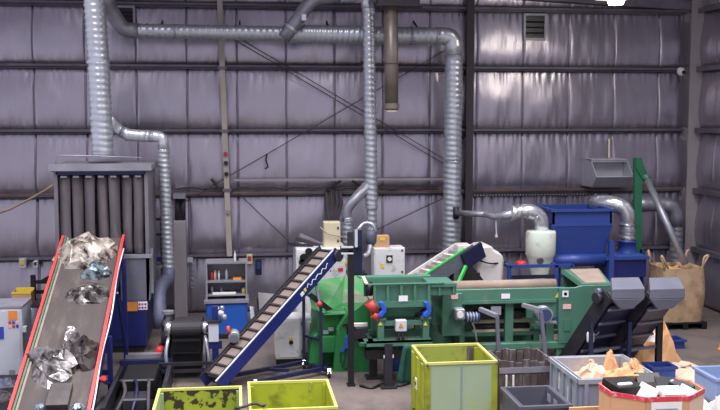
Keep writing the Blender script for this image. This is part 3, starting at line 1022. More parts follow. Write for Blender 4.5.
B('deck', 'black', t, -4.3, -3.02, 13.2, 15.15, .1, .14)
for xx in (-4.25, -3.65, -3.1):
    B('runner', 'dark_steel', t, xx, xx + .08, 13.2, 15.15, 0, .1)
crumple('rag', '', 'slab', frame((-3.35, 13.9, .14), (1, 0, 0), (0, 1, 0)), 0, 0, .2, .25, .1, 91, parent=t)
crumple('rag', '', 'flex_grey', frame((-3.5, 14.6, .14), (1, 0, 0), (0, 1, 0)), 0, 0, .25, .2, .14, 92, parent=t)

# ================================================================ BLACK DISCHARGE BELT
t = thing('discharge_conveyor', 'short black belt conveyor with bright end rollers above the rusty lime bin', 'conveyor', (-.9, 15.6, 0))
yh2 = 15.1
p, q = A(172, 325, yh2), A(201, 325, yh2)
xa, xb = p.x, q.x
zr = A(186, 329, yh2).z
rr = .13
prof = []
for k in range(9):
    th = math.radians(125 - k * 22)
    prof.append((yh2 + .02 - rr * math.cos(math.radians(60) - th + math.radians(0)) * 0 - rr * math.sin(th) * 0, 0))
# loop profile of the belt in the y-z plane
loop = []
for k in range(9):
    th = math.radians(100 + k * 18)     # over the top and down the front of the head roller
    loop.append((yh2 + rr * math.cos(th), zr + rr * math.sin(th)))
loop += [(yh2 + .02, .32), (yh2 + .08, .10), (yh2 + .25, .06), (yh2 + .38, .12)]
loop += [(yh2 + 1.5, zr - .25), (yh2 + 1.45, zr - .10)]
MB().prism([(xa, y, z) for y, z in loop], (xb - xa, 0, 0)).build('belt', 'black_rubber', t)
for z in (zr - .15, zr - .36, zr - .55):
    B('cleat', 'black', t, xa + .01, xb - .01, yh2 - .155 if z > .5 else yh2 - .09, yh2 + .0, z - .012, z + .012)
MB().cyl((xa - .11, yh2, zr + .01), (xa - .005, yh2, zr + .01), .115, 16).build('roller_end', 'chrome', t, smooth=True)
MB().cyl((xb + .005, yh2, zr + .01), (xb + .12, yh2, zr + .01), .10, 16).build('roller_end', 'chrome', t, smooth=True)
for xx in (xa - .1, xb + .07):
    B('side_frame', 'navy_dark', t, xx, xx + .03, yh2 - .03, yh2 + 1.4, zr - .45, zr - .08)
    B('leg', 'navy', t, xx - .01, xx + .05, yh2 + .1, yh2 + .18, 0, zr - .1)
    MB().tube(arc([V(xx + (.05 if xx < xa else -.01), yh2 - .05, zr - .1), V(xx + (-.0 if xx < xa else .05), yh2 - .16, zr - .35), V(xx + (.04 if xx < xa else .05), yh2 - .14, .1)], 4), .028, 8).build('guard_strip', 'galv', t, smooth=True)
zf = A(186, 367, yh2 - .25).z
for z in (zf + .05, zf - .06):
    B('cross_bar', 'dark_steel', t, xa - .2, xb + .2, yh2 - .27, yh2 - .22, z - .025, z + .025)
for xx in (xa - .2, xb + .18):
    B('front_post', 'dark_steel', t, xx, xx + .04, yh2 - .27, yh2 - .22, 0, zf + .06)
    B('side_bar', 'dark_steel', t, xx, xx + .04, yh2 - .25, yh2 + .9, zf + .02, zf + .06)
MB().bar((xa - .2, yh2 - .22, zf - .1), (xa + .02, yh2 - .2, .1), .03).build('brace', 'dark_steel', t)

# ================================================================ WORKBENCH WITH SHELVES
t = thing('workbench', 'blue workbench cabinet with open grey shelf unit near the wall', 'workbench', (-.2, 18.1, 0))
y0, y1 = 17.8, 18.4
x0, x1 = A(206, 310, y0).x, A(247.5, 310, y0).x
z2 = A(225, 303, y0).z
zt = A(225, 264, y0 + .1).z
zs1, zs2 = A(225, 281, y0 + .1).z, A(225, 294.5, y0 + .1).z
B('cabinet', 'blue', t, x0, x1, y0, y1, .06, z2, bevel=.01)
B('plinth', 'black', t, x0 + .03, x1 - .03, y0 + .03, y1, 0, .06)
B('door', 'blue', t, x0 + .02, x1 - .02, y0 - .015, y0, .09, z2 - .03)
sub('white label plate', B('label_plate', 'sticker', t, x0 + .1, x0 + .24, y0 - .022, y0 - .015, z2 - .11, z2 - .06))
B('worktop', 'steel_grey', t, x0 - .03, x1 + .03, y0 - .04, y1, z2, z2 + .05)
B('shelf_side', 'steel_grey', t, x0, x0 + .03, y0 + .1, y1, z2 + .05, zt)
B('shelf_side', 'steel_grey', t, x1 - .03, x1, y0 + .1, y1, z2 + .05, zt)
B('shelf_back', 'steel_grey', t, x0, x1, y1 - .02, y1, z2 + .05, zt)
B('shelf_top', 'steel_grey', t, x0, x1, y0 + .1, y1, zt, zt + .03)
B('shelf', 'steel_grey', t, x0 + .03, x1 - .03, y0 + .1, y1, zs1 - .03, zs1)
B('shelf', 'steel_grey', t, x0 + .03, x1 - .03, y0 + .1, y1, zs2 - .03, zs2)
items = [(.05, zs1, 'red', .05, .16), (.11, zs1, 'sticker_pink', .05, .18), (.18, zs1, 'white_plastic', .04, .17), (.32, zs1, 'pale_grey', .05, .22),
         (.05, zs2, 'steel_grey', .05, .16), (.22, zs2, 'housing_grey', .06, .12), (.60, zs2, 'motor_blue', .06, .14)]
nm = {'red': 'red spray can on the upper workbench shelf', 'sticker_pink': 'pink striped can next to red can on workbench shelf', 'white_plastic': 'slim white bottle on the upper workbench shelf',
      'pale_grey': 'tall pale bottle standing alone on upper workbench shelf', 'steel_grey': 'grey tin on the lower workbench shelf', 'housing_grey': 'slate coloured tin in the middle of the lower workbench shelf', 'motor_blue': 'dark blue tin beside the yellow tape roll on workbench shelf'}
for dx, z, m_, r_, h_ in items:
    o = MB().lathe((x0 + .06 + dx, y0 + .25, z), [(r_ * .5, 0), (r_ * .5, h_ * .75), (r_ * .25, h_ * .85), (r_ * .25, h_)], 10).build('can', m_, smooth=True)
    tag(o, nm[m_], 'can', 'cans on the workbench shelves')
o = MB().box(x0 + .50, x0 + .66, y0 + .2, y0 + .35, zs1, zs1 + .04).build('tool_tray', 'orange')
tag(o, 'orange tool tray on the upper workbench shelf', 'tray')
o = MB().box(x0 + .12, x0 + .55, y0 + .11, y0 + .2, zs2, zs2 + .03).build('paper_stack', 'paper_white')
tag(o, 'white paper stack on the lower workbench shelf', 'paper')
o = MB().lathe((x1 - .07, y0 + .25, zs2), [(.03, 0), (.04, .02), (.04, .08), (.02, .1)], 10).build('tape_roll', 'yellow')
tag(o, 'small yellow tape roll on the lower workbench shelf', 'tape')
tag(MB().lathe((A(235, 262, y0 + .3).x, y0 + .3, zt + .03), [(.018, 0), (.02, .02), (.02, .11), (.01, .14), (.01, .18)], 10).build('white_bottle', 'white_plastic'), 'thin white bottle standing on top of the workbench shelf', 'bottle')
tag(MB().box(x1 - .2, x1 - .15, y0 + .3, y0 + .35, zt + .03, zt + .07).build('black_clip', 'black'), 'small black clip on top of the workbench shelf', 'clip')
# dark junk between bench and conveyor
t = thing('metal_scrap', 'grey sheet-metal offcuts leaning behind the blue-sided conveyor', 'scrap', (.55, 18.6, 0))
for i, (px, py, w, h, tl) in enumerate(((259, 318, .30, .5, .1), (265, 308, .3, .5, .1), (273, 304, .5, .3, .1))):
    c_ = A(px, py, 18.7 - i * .1)
    MB().plate([(c_.x - w / 2, c_.y, 0.0), (c_.x + w / 2, c_.y, 0.0), (c_.x + w / 2 - tl * .3, c_.y + .3, c_.z + .12), (c_.x - w / 2 - tl * .3, c_.y + .3, c_.z + .18)], .02).build('sheet', ('steel_grey', 'dark_steel', 'column')[i], t)

# ================================================================ BLUE-SIDED CLEATED CONVEYOR
P0 = A(213, 376, 14.35); P1 = A(326, 250.5, 15.95)
fu = (P1 - P0).normalized()
fw = V(P1.y - P0.y, -(P1.x - P0.x), 0).normalized()      # towards the camera side
Lb = (P1 - P0).length
fb = frame(P0, fu, fw)
t = thing('incline_conveyor', 'slim incline conveyor with cleated beige belt and blue sides on castors', 'conveyor', (.6, 15.2, 0))
hw = .135
MB().fbox(fb, 0, Lb, -hw, hw, -.03, 0).build('belt', 'belt_beige', t)
nC = 15
for i in range(nC + 1):
    a = .02 + (Lb - .04) * i / nC
    MB().fbox(fb, a - .016, a + .016, -hw, hw, -.005, .03).build('cleat', 'black_rubber', t)
for s, m_ in ((-1, 'black_rubber'), (1, 'black_rubber')):
    MB().fbox(fb, 0, Lb, s * (hw + .015) - .015, s * (hw + .015) + .015, -.02, .035).build('side_wall', m_, t)
for s in (-1, 1):
    MB().fbox(fb, -.1, Lb + .06, s * (hw + .05) - .015, s * (hw + .05) + .015, -.17, .03).build('side_plate', 'navy', t)
    MB().fbox(fb, -.1, Lb + .0, s * (hw + .05) - .014, s * (hw + .05) + .014, .03, .042).build('side_rail', 'pale_grey' if s > 0 else 'black', t)
MB().cyl(fb(Lb, -hw, -.08), fb(Lb, hw, -.08), .075, 14).build('head_roller', 'black', t, smooth=True)
MB().cyl(fb(Lb + .02, hw + .05, -.1), fb(Lb + .02, hw + .11, -.1), .10, 14).build('bearing', 'dark_steel', t, smooth=True)
# white script on the side plate
c0 = Lb - .95
sq = [fb(c0 + .12 + i * .028, hw + .068, -.07 + .025 * math.sin(i * 1.3) + (.03 if i in (2, 9) else 0)) for i in range(22)]
sub('white lettering mark', MB().tube(sq, .006, 5).build('lettering', 'white_plastic', t))
MB().fbox(fb, c0 - .06, c0 + .02, hw + .062, hw + .069, -.11, -.05).build('label_plate', 'sticker', t)
MB().fbox(fb, c0 + .04, c0 + .09, hw + .062, hw + .069, -.10, -.04).build('emblem', 'yellow', t)
# support posts and castor base
def ground(px, py):
    return A(px, py, Z=0)
g1, g2, g3, g4 = ground(303, 366), ground(329, 377), ground(226, 383), ground(245, 388)
k1 = V(g1.x, g1.y, 0)
for gp, px, pyt in ((ground(304, 368), 304.5, 294), (ground(321, 374), 321, 306)):
    zt_ = A(px, pyt, gp.y).z
    MB().bar((gp.x, gp.y, .08), (gp.x, gp.y, zt_), .05, .05).build('post', 'navy_dark', t)
ga, gb_ = ground(304, 368), ground(321, 374)
MB().bar((ga.x, ga.y, A(304, 300, ga.y).z), fb(Lb * .75, -hw, -.2), .04).build('strut', 'navy_dark', t)
MB().bar((gb_.x, gb_.y, A(321, 310, gb_.y).z), fb(Lb * .8, hw, -.2), .04).build('strut', 'navy_dark', t)
MB().bar(V(ga.x, ga.y, .55), V(gb_.x, gb_.y, .55), .04).build('crossbar', 'navy_dark', t)
MB().bar(V(ga.x, ga.y, .1), V(g3.x, g3.y, .1), .06).build('base_beam', 'navy_dark', t)
MB().bar(V(gb_.x + .1, gb_.y, .1), V(g3.x + .45, g3.y - .35, .1), .06).build('base_beam', 'navy_dark', t)
MB().bar(V(ga.x, ga.y, .1), V(g2.x, g2.y, .1), .06).build('base_beam', 'navy_dark', t)
mid = (V(ga.x, ga.y, .1) + V(g3.x, g3.y, .1)) / 2
MB().bar(mid, mid + V(.35, -.12, 0), .05).build('base_beam', 'navy_dark', t)
for gp in (g2, ga, V(g3.x + .05, g3.y, 0), V(g3.x + .45, g3.y - .35, 0)):
    c = MB().cyl(V(gp.x - .02, gp.y - .05, .05), V(gp.x + .02, gp.y - .05, .05), .05, 12).build('castor', 'black', t, smooth=True)
    MB().bar(V(gp.x, gp.y - .05, .05), V(gp.x, gp.y, .13), .05).build('castor_fork', 'chrome', c)
c_ = A(319.5, 304, gb_.y - .03)
MB().lathe(c_ - V(0, 0, .04), [(.03, 0), (.045, .02), (.045, .06), (.02, .08)], 12).build('beacon', 'motor_red', t, smooth=True)
# drive post by the conveyor foot
t = thing('drive_stand', 'blue post with grey switch box and small motor by the conveyor foot', 'stand', (-.28, 14.95, 0))
p = A(215.5, 360, 14.95)
zt_ = A(215.5, 306, 14.95).z
B('post', 'navy', t, p.x - .05, p.x + .05, 14.9, 15.0, 0, zt_)
a, b = A(208.5, 323, 14.9), A(222, 341, 14.9)
B('switch_box', 'pale_grey', t, a.x, b.x - .05, 14.86, 14.9, b.z, a.z)
B('box_lid', 'dark_steel', t, a.x - .02, b.x, 14.84, 14.96, a.z, a.z + .04)
B('lower_panel', 'navy', t, a.x, b.x, 14.89, 14.93, b.z - .12, b.z)
for k, (px, py, r_) in enumerate(((221, 313, .045), (224, 317, .045), (222, 308, .035))):
    c_ = A(px, py, 14.85)
    MB().lathe(c_ - V(0, 0, r_), [(r_ * .6, 0), (r_, r_ * .5), (r_, r_ * 1.5), (r_ * .5, r_ * 2)], 10).build('fitting', 'galv_dull' if k else 'pale_grey', t, smooth=True)
c_ = A(234, 338, 14.75)
MB().cyl(c_ + V(0, .2, .02), c_, .085, 16).build('motor', 'motor_grey', t, smooth=True)
MB().cyl(c_, c_ - V(0, .04, 0), .06, 14).build('motor_cap', 'housing_grey', t, smooth=True)
MB().tube([A(228, 326, 14.8), A(228, 331, 14.78), A(231, 334, 14.8)], .03, 8).build('hose', 'motor_red', t, smooth=True)
MB().bar((p.x + .05, 14.95, c_.z), (c_.x, 14.95, c_.z), .05).build('motor_bracket', 'dark_steel', t)

# ================================================================ GREY SWITCH CABINET, WHITE MACHINE
def cabinet(name, label, px0, px1, py0, Y, dep, m, sidem=None):
    p, q = A(px0, py0, Y), A(px1, py0, Y)
    t = thing(name, label, 'cabinet', ((p.x + q.x) / 2, Y + dep / 2, 0))
    return t, p.x, q.x, p.z
t, xa, xb, zt_ = cabinet('switch_cabinet', 'pale grey switch cabinet with rotary switch under the blue-sided conveyor', 275.5, 303, 319, 15.75, .5, 'white_paint')
B('casing', 'white_paint', t, xa, xb, 15.75, 16.3, .1, zt_, bevel=.01)
B('plinth', 'black', t, xa + .01, xb - .01, 15.77, 16.28, 0, .1)
B('door', 'white_paint', t, xa + .03, xb - .03, 15.735, 15.75, .14, zt_ - .04)
c_ = A(290.5, 341, 15.73)
B('switch_plate', 'yellow', t, c_.x - .03, c_.x + .03, 15.725, 15.735, c_.z - .02, c_.z + .05)
MB().cyl((c_.x + .01, 15.735, c_.z - .02), (c_.x + .01, 15.70, c_.z - .02), .035, 12).build('rotary_switch', 'black', t)
for zz in (.2, zt_ - .12):
    B('hinge', 'black', t, xb - .03, xb - .005, 15.73, 15.75, zz, zz + .06)
B('side_vent', 'steel_grey', t, xb - .001, xb + .008, 15.95, 16.15, zt_ - .3, zt_ - .15)
t, xa, xb, zt_ = cabinet('switch_cabinet', 'low grey cabinet with framed window behind the conveyor posts', 305, 319, 318, 16.5, .4, 'white_paint')
B('casing', 'pale_grey', t, xa, xb, 16.5, 16.9, .02, zt_, bevel=.01)
B('window_frame', 'white_paint', t, xa + .05, xb - .04, 16.48, 16.5, zt_ - .3, zt_ - .06)
B('window_pane', 'steel_grey', t, xa + .08, xb - .07, 16.475, 16.48, zt_ - .27, zt_ - .09)
B('lower_door', 'belt_beige', t, xa + .05, xb - .04, 16.485, 16.5, .1, zt_ - .38)

t, xa, xb, zt_ = cabinet('white_machine', 'large white machine cabinet with red and yellow stickers behind green shredder', 296, 347, 249, 17.6, .8, 'white_paint')
B('casing', 'white_paint', t, xa, xb, 17.6, 18.5, .05, zt_, bevel=.012)
B('plinth', 'black', t, xa + .03, xb - .03, 17.63, 18.45, 0, .05)
B('door', 'white_paint', t, xa + .04, (xa + xb) / 2 + .05, 17.585, 17.6, .3, zt_ - .04)
B('door', 'white_paint', t, (xa + xb) / 2 + .07, xb - .03, 17.585, 17.6, .3, zt_ - .04)
for px0, px1, py0, py1, m_ in ((338, 343, 268, 271, 'red'), (344.5, 347, 261, 264, 'yellow'), (337, 341, 257, 261, 'black'), (330, 331, 270, 271.5, 'black')):
    a, b = A(px0, py0, 17.58), A(px1, py1, 17.58)
    B('sticker', m_, t, a.x, b.x, 17.575, 17.586, b.z, a.z)
for px, py, r_ in ((304, 258, .08), (309, 252, .07), (302, 262, .06)):
    c_ = A(px, py, 17.55)
    MB().cyl(c_ + V(0, .06, 0), c_ - V(0, .05, 0), r_, 12).build('knob', 'black', t, smooth=True)
t = thing('terminal_box', 'cream wall terminal box standing on the white machine', 'box', A(332, 249, 17.9))
p, q = A(324, 249, 17.75), A(340.5, 222, 17.75)
B('casing', 'cream', t, p.x, q.x, 17.75, 18.0, p.z - .02, q.z, bevel=.01)
B('door', 'cream', t, p.x + .02, q.x - .02, 17.74, 17.75, p.z + .02, q.z - .02)
for py in (228, 241):
    c_ = A(338, py, 17.73)
    B('latch', 'black', t, c_.x - .015, c_.x + .015, 17.725, 17.74, c_.z - .02, c_.z + .02)
MB().tube(arc([A(320, 227, 17.7), A(327, 234, 17.68), A(343, 237, 17.7)], 6), .012, 6).build('cable', 'hose_beige', t, smooth=True)
# bars on the white machine
zt_ = A(300, 249, 17.6).z
for i, (a, b, w) in enumerate((((288, 243), (318, 249), .16), ((296, 238), (320, 246), .14), ((300, 235), (322, 245), .12))):
    p, q = A(a[0], a[1], 18.0 + i * .12), A(b[0], b[1], 17.9 + i * .12)
    o = MB().bar(p, q, w, .06).build('steel_bar', ('dark_steel', 'column_dark', 'steel_grey')[i])
    tag(o, ('dark lowest steel bar lying across the white machine top', 'brownish middle steel bar stacked on the white machine', 'grey uppermost steel bar stacked on the white machine')[i], 'steel bar', 'steel bars on the white machine')

# mast with control screen
t = thing('control_mast', 'thin black steel mast carrying a small dark screen', 'mast', (1.71, 14.4, 0))
p = A(351, 386, 14.4)
zt_ = A(350.5, 232, 14.4).z
B('post', 'black', t, p.x - .045, p.x + .045, 14.36, 14.44, 0, A(350, 250, 14.4).z)
B('foot', 'black', t, p.x - .06, p.x + .06, 14.33, 14.47, 0, .03)
a, b = A(347.5, 231, 14.4), A(353, 246, 14.4)
B('screen', 'dark_steel', t, a.x, b.x, 14.36, 14.44, b.z, zt_)
a, b = A(341, 247, 14.38), A(353, 253, 14.38)
B('bracket', 'pale_grey', t, a.x, b.x, 14.33, 14.36, a.z - .012, a.z + .012)
B('bracket', 'pale_grey', t, a.x, b.x, 14.33, 14.36, b.z - .012, b.z + .012)
B('screen_body', 'black', t, a.x, b.x, 14.36, 14.5, b.z, a.z)
# navy feed column behind the mast
t = thing('feed_column', 'navy feed column with grey flexible inlet standing over the green shredder', 'machine', (1.9, 16.9, 0))
p, q = A(352.5, 280, 16.9), A(363, 246, 16.9)
B('column', 'navy_dark', t, p.x, q.x, 17.0, 17.35, 0, q.z)
B('collar', 'black', t, p.x - .06, q.x + .08, 16.95, 17.4, A(357, 275, 16.9).z - .04, A(357, 275, 16.9).z + .02)
a, b = A(355, 230, 16.9), A(357.5, 247, 16.9)
B('gauge', 'pale_grey', t, a.x, b.x, 16.88, 16.98, b.z, a.z)
B('gauge_back', 'navy_dark', t, b.x, b.x + .08, 16.88, 17.0, b.z, a.z)
MB().tube(arc([A(356, 232, 17.1), A(364, 222, 17.2), A(373, 224, 17.2), A(376, 232, 17.2)], 5), .03, 8).build('hose', 'galv', t, smooth=True)
c_ = A(371, 236, 17.2)
MB().lathe(c_ - V(0, 0, .18), [(.05, 0), (.10, .06), (.11, .2), (.07, .28)], 14).build('filter_pot', 'flex_grey', t, smooth=True)
MB().tube(arc([A(371, 240, 17.2), A(369, 254, 17.1), A(363, 257, 17.0)], 5), .05, 8).build('hose', 'steel_grey', t, smooth=True)

# control cabinet with carton
t, xa, xb, zt_ = cabinet('control_cabinet', 'cream white control cabinet with black dial and carton on top', 374, 405, 248, 17.9, .4, 'white_paint')
B('casing', 'white_paint', t, xa, xb, 17.9, 18.3, .4, zt_, bevel=.012)
B('stand', 'dark_steel', t, xa + .05, xb - .05, 17.95, 18.25, 0, .4)
B('door', 'white_paint', t, xa + .03, xb - .02, 17.885, 17.9, .45, zt_ - .03)
c_ = A(389.5, 259, 17.87)
B('dial_plate', 'black', t, c_.x - .06, c_.x + .06, 17.875, 17.886, c_.z - .07, c_.z + .07)
MB().cyl((c_.x, 17.876, c_.z), (c_.x, 17.84, c_.z), .04, 12).build('dial', 'white_plastic', t)
c_ = A(383, 266, 17.87)
B('warning_sticker', 'yellow', t, c_.x - .03, c_.x + .03, 17.878, 17.886, c_.z - .04, c_.z + .04)
for py in (250.5, 272):
    c_ = A(402.5, py, 17.87)
    B('hinge', 'black', t, c_.x - .02, c_.x + .01, 17.876, 17.886, c_.z - .02, c_.z + .02)
t = thing('cardboard_carton', 'small brown carton with yellow sticker on the control cabinet', 'box', A(382, 247, 18.0))
p, q = A(374.5, 248, 17.95), A(389.5, 236, 17.95)
B('carton', 'cardboard', t, p.x, q.x, 17.95, 18.2, zt_ - .005, q.z, bevel=.006)
c_ = A(382.5, 238.5, 17.94)
B('sticker', 'yellow', t, c_.x - .05, c_.x + .05, 17.944, 17.951, c_.z - .04, c_.z + .02)
B('tape', 'cardboard_pale', t, p.x, q.x, 18.06, 18.09, q.z - .001, q.z + .003)

# ================================================================ GREEN SHREDDER
t = thing('shredder', 'bright green shredder with open dusty feed hopper behind the black mast', 'shredder', (1.7, 16.2, 0))
y0, y1 = 15.35, 16.75
xa, xb = A(313, 360, y0).x, A(374, 360, y0).x
zb_ = A(335, 313, y0).z
MB().hexa([(xa, y0 + .25, 0), (xb, y0 + .25, 0), (xb, y1, 0), (xa, y1, 0), (xa + .1, y0 + .1, zb_), (xb, y0 + .1, zb_), (xb, y1, zb_), (xa + .1, y1, zb_)]).build('body', 'bright_green', t, bevel=.015)
# flanks at the front
a = [A(337, 330, y0 - .12), A(348, 312, y0 - .12), A(375, 312, y0 - .12), A(374, 374, y0 - .12), A(333, 374, y0 - .12)]
MB().prism(a, (0, .5, 0)).build('front_flank', 'bright_green', t, bevel=.015)
a = [A(311, 338, y0 - .02), A(318, 333, y0 - .02), A(322, 366, y0 - .02), A(309, 366, y0 - .02)]
MB().prism(a, (0, .4, 0)).build('side_foot', 'bright_green', t, bevel=.015)
B('drive_panel', 'bright_green', t, A(321, 345, y0).x, A(337, 345, y0).x, y0 - .02, y0 + .12, A(330, 352, y0).z, A(330, 337, y0).z)
for px, py in ((326, 332), (331, 329)):
    c_ = A(px, py, y0 + .1)
    B('rating_plate', 'steel_grey', t, c_.x - .05, c_.x + .04, y0 + .08, y0 + .105, c_.z - .03, c_.z + .03)
# hopper: four flared sheets
F0, F1 = V(A(324, 311, y0).x, y0, zb_), V(A(373, 309, y0).x, y0, zb_ + .02)
B0, B1 = V(A(345, 274, 16.9).x, 16.9, A(345, 276, 16.9).z), V(A(402, 276, 16.9).x, 16.9, A(400, 276, 16.9).z)
Fl = V(A(318, 306, 15.7).x, 15.7, A(318, 300, 15.7).z)
bl, br = V(F0.x + .35, 16.0, zb_ - .1), V(F1.x - .2, 16.0, zb_ - .1)
MB().plate([F0, bl, B0], .02).build('hopper_side', 'light_green', t)
MB().plate([F0, B0, V(xa - .02, 16.5, 1.25), V(xa, 15.5, zb_ + .05)], .02).build('hopper_side', 'light_green', t)
MB().plate([F1, br, B1], .02).build('hopper_side', 'light_green', t)
mid0, mid1 = bl.lerp(B0, .45), br.lerp(B1, .45)
MB().plate([bl, br, mid1, mid0], .02).build('hopper_back', 'dust_green', t)
MB().plate([mid0, mid1, B1, B0], .02).build('hopper_back', 'light_green', t)
MB().prism([A(a, b, y0 - .2) for a, b in ((353, 311), (373, 297), (376, 300), (371, 374), (354, 377))], (0, .06, 0)).build('flank_plate', 'bright_green', t, bevel=.01)
MB().plate([F0 - V(0, 0, .02), F1 - V(0, 0, .02), br - V(0, 0, .02), bl - V(0, 0, .02)], .02).build('hopper_front', 'light_green', t)
MB().plate([F1 + V(0, 0, 0), V(F1.x + .12, y0 + .02, zb_ + .28), V(B1.x, 16.9, B1.z), V(B1.x - .02, 16.85, B1.z - .3)], .025).build('hopper_wing', 'bright_green', t)
MB().plate([B0, B1, B1 - V(.05, .12, .16), B0 - V(-.02, .12, .16)], .02).build('hopper_rim', 'light_green', t)
crumple('film_scraps', '', 'silver_film', frame(bl.lerp(br, .3) + V(0, -.15, .03), (1, 0, 0), (0, 1, 0)), 0, 0, .2, .12, .1, 31, parent=t)
crumple('film_scraps', '', 'silver_film', frame(bl.lerp(br, .62) + V(0, -.2, .03), (1, 0, 0), (0, 1, 0)), 0, 0, .12, .1, .09, 33, parent=t)
# guard arm and dark sheet at the left of the hopper
MB().plate([A(306, 295, 15.4), A(312, 293, 15.4), A(333, 309, 15.4), A(327, 311, 15.4)], .02).build('guard_sheet', 'black', t)
# blue clip cables on the front
c_ = A(344, 338, y0 - .14)
MB().tube(arc([A(343, 326, y0 - .14), A(347, 322, y0 - .14), A(347.5, 334, y0 - .14)], 4), .014, 6).build('cable', 'black', t, smooth=True)
B('cable_sleeve', 'spring_blue', t, A(344.5, 340, y0).x, A(347.5, 340, y0).x, y0 - .16, y0 - .12, A(346, 346, y0).z, A(346, 334, y0).z)
MB().bar(A(342, 352, y0 - .14), A(345, 347, y0 - .14), .04).build('cable_plug', 'spring_blue', t)
MB().tube(arc([A(341, 362, y0 - .13), A(340, 351, y0 - .13), A(346, 350, y0 - .13), A(345, 360, y0 - .13), A(341, 367, y0 - .13), A(347, 368, y0 - .13)], 3), .014, 5).build('emblem', 'green_dark', t)

# ================================================================ VIBRATING FEEDER
t = thing('vibrating_feeder', 'green vibrating feeder trough on blue rubber arms beside the separator', 'feeder', (2.6, 14.7, 0))
yf = 14.35                                           # front face of the trough
def fx(px, y=None):
    return A(px, 300, yf if y is None else y).x
def fz(py, y=None):
    return A(400, py, yf if y is None else y).z
x0, x1, x2 = fx(373), fx(430.5), fx(456)
zt, zb_ = fz(284), fz(304)
yb_ = yf + .72
B('front_wall', 'green', t, x0, x1, yf, yf + .03, zb_, zt)
B('extension_rail', 'green', t, x1, x2, yf - .05, yf, zt - .05, zt)
B('rear_wall', 'green', t, x0 - .05, x1, yb_ - .03, yb_, zb_, zt - .02)
B('trough_floor', 'dust_green', t, x0, x1, yf + .03, yb_, zb_ - .02, zb_ + .02)
MB().plate([(x0, yf - .02, zt), (x1 + .2, yf - .02, zt), (x1 + .2, yf - .07, zt + .02), (x0 - .12, yf - .07, zt + .02)], .02).build('top_flange', 'green', t)
MB().plate([(x0 - .1, yb_, zt - .02), (x1 + .15, yb_, zt - .02), (x1 + .15, yb_ + .1, zt + .0), (x0 - .14, yb_ + .1, zt + .0)], .02).build('top_flange', 'green', t)
sub('worn pale edge', MB().bar((x0 - .11, yf - .08, zt + .03), (x0 - .06, yb_, zt - .0), .05, .02).build('end_lip', 'cardboard_pale', t))
B('bottom_rail', 'green', t, x0, x1, yf - .06, yf + .01, zb_ - .04, zb_ + .05)
for px in (373, 386, 399.5, 413, 427):
    xx = fx(px)
    B('stiffener', 'green', t, xx, xx + .04, yf - .06, yf, zb_ + .05, zt)
B('extension', 'green', t, x1, x2, yf + .0, yb_ - .05, fz(296), zt - .02)
for px in (440, 454):
    xx = fx(px)
    B('stiffener', 'green', t, xx - .03, xx, yf - .04, yf + .01, fz(296), zt - .02)
B('name_plate', 'sticker', t, fx(398), fx(407), yf - .07, yf - .058, fz(300.5), fz(295))
# hanging cone body under the trough
MB().hexa([(fx(384), yf + .12, fz(318)), (fx(415), yf + .12, fz(318)), (fx(415), yb_ - .1, fz(318)), (fx(384), yb_ - .1, fz(318)),
           (fx(376), yf + .06, zb_), (fx(431), yf + .06, zb_), (fx(431), yb_, zb_), (fx(376), yb_, zb_)]).build('under_body', 'green', t)
# motors at the open end
MB().cyl(A(365, 289, yf + .1), A(372, 289, yf + .1), .11, 14).build('drive_wheel', 'black', t, smooth=True)
MB().cyl(A(369, 302, yf), A(376, 311, yf), .085, 14).build('drive_motor', 'motor_red', t, smooth=True)
MB().cyl(A(373, 314, yf - .02), A(379, 318, yf - .02), .07, 14).build('drive_motor', 'motor_red', t, smooth=True)
for px, s in ((381, 1), (426, 1)):
    pts = [(px - 2, 302), (px + 2, 302), (px + 5.5, 308), (px + 5.5, 312), (px + 1, 317.5), (px - 3, 317), (px - 2, 314), (px + 1.5, 310.5)]
    MB().prism([A(a, b, yf - .12) for a, b in pts], (0, .12, 0)).build('rubber_arm', 'spring_blue', t, bevel=.008)
MB().cyl(A(415, 314, yf + .15), A(430, 310, yf + .15), .06, 12).build('vibrator', 'dark_steel', t, smooth=True)
# frame
zp0, zp1 = fz(339), fz(318)
for px in (377.5, 422.5):
    B('post', 'green', t, fx(px), fx(px + 6), yf - .06, yf + .06, zp0, zp1)
    B('post_cap', 'green', t, fx(px) - .03, fx(px + 6) + .03, yf - .08, yf + .08, zp1 - .015, zp1 + .015)
    B('post', 'green', t, fx(px), fx(px + 6), yb_ - .12, yb_, zp0, zp1)
    MB().prism([A(px + 1, 325.5, yf - .07), A(px + 5, 325.5, yf - .07), A(px + 3, 321.5, yf - .07)], (0, .01, 0)).build('warning_sign', 'yellow', t)
B('cross_beam', 'green', t, fx(383), fx(423), yf - .03, yf + .03, fz(325), fz(320.5))
B('cross_beam', 'green', t, fx(384), fx(423), yb_ - .08, yb_ - .02, fz(329), fz(325))
a, b = A(395.5, 320, yf - .1), A(406.5, 331, yf - .1)
B('junction_box', 'pale_grey', t, a.x, b.x, yf - .14, yf - .03, b.z, a.z, bevel=.01)
MB().prism([A(398.5, 327.5, yf - .15), A(403.5, 327.5, yf - .15), A(401, 323, yf - .15)], (0, .01, 0)).build('warning_sign', 'orange', t)
for px in (399, 403):
    MB().tube(arc([A(px, 330, yf - .1), A(px - .5, 345, yf - .1), A(px + 3, 352, yf - .05), A(px + 6, 356, yf)], 4), .018, 6).build('cable', 'black', t, smooth=True)
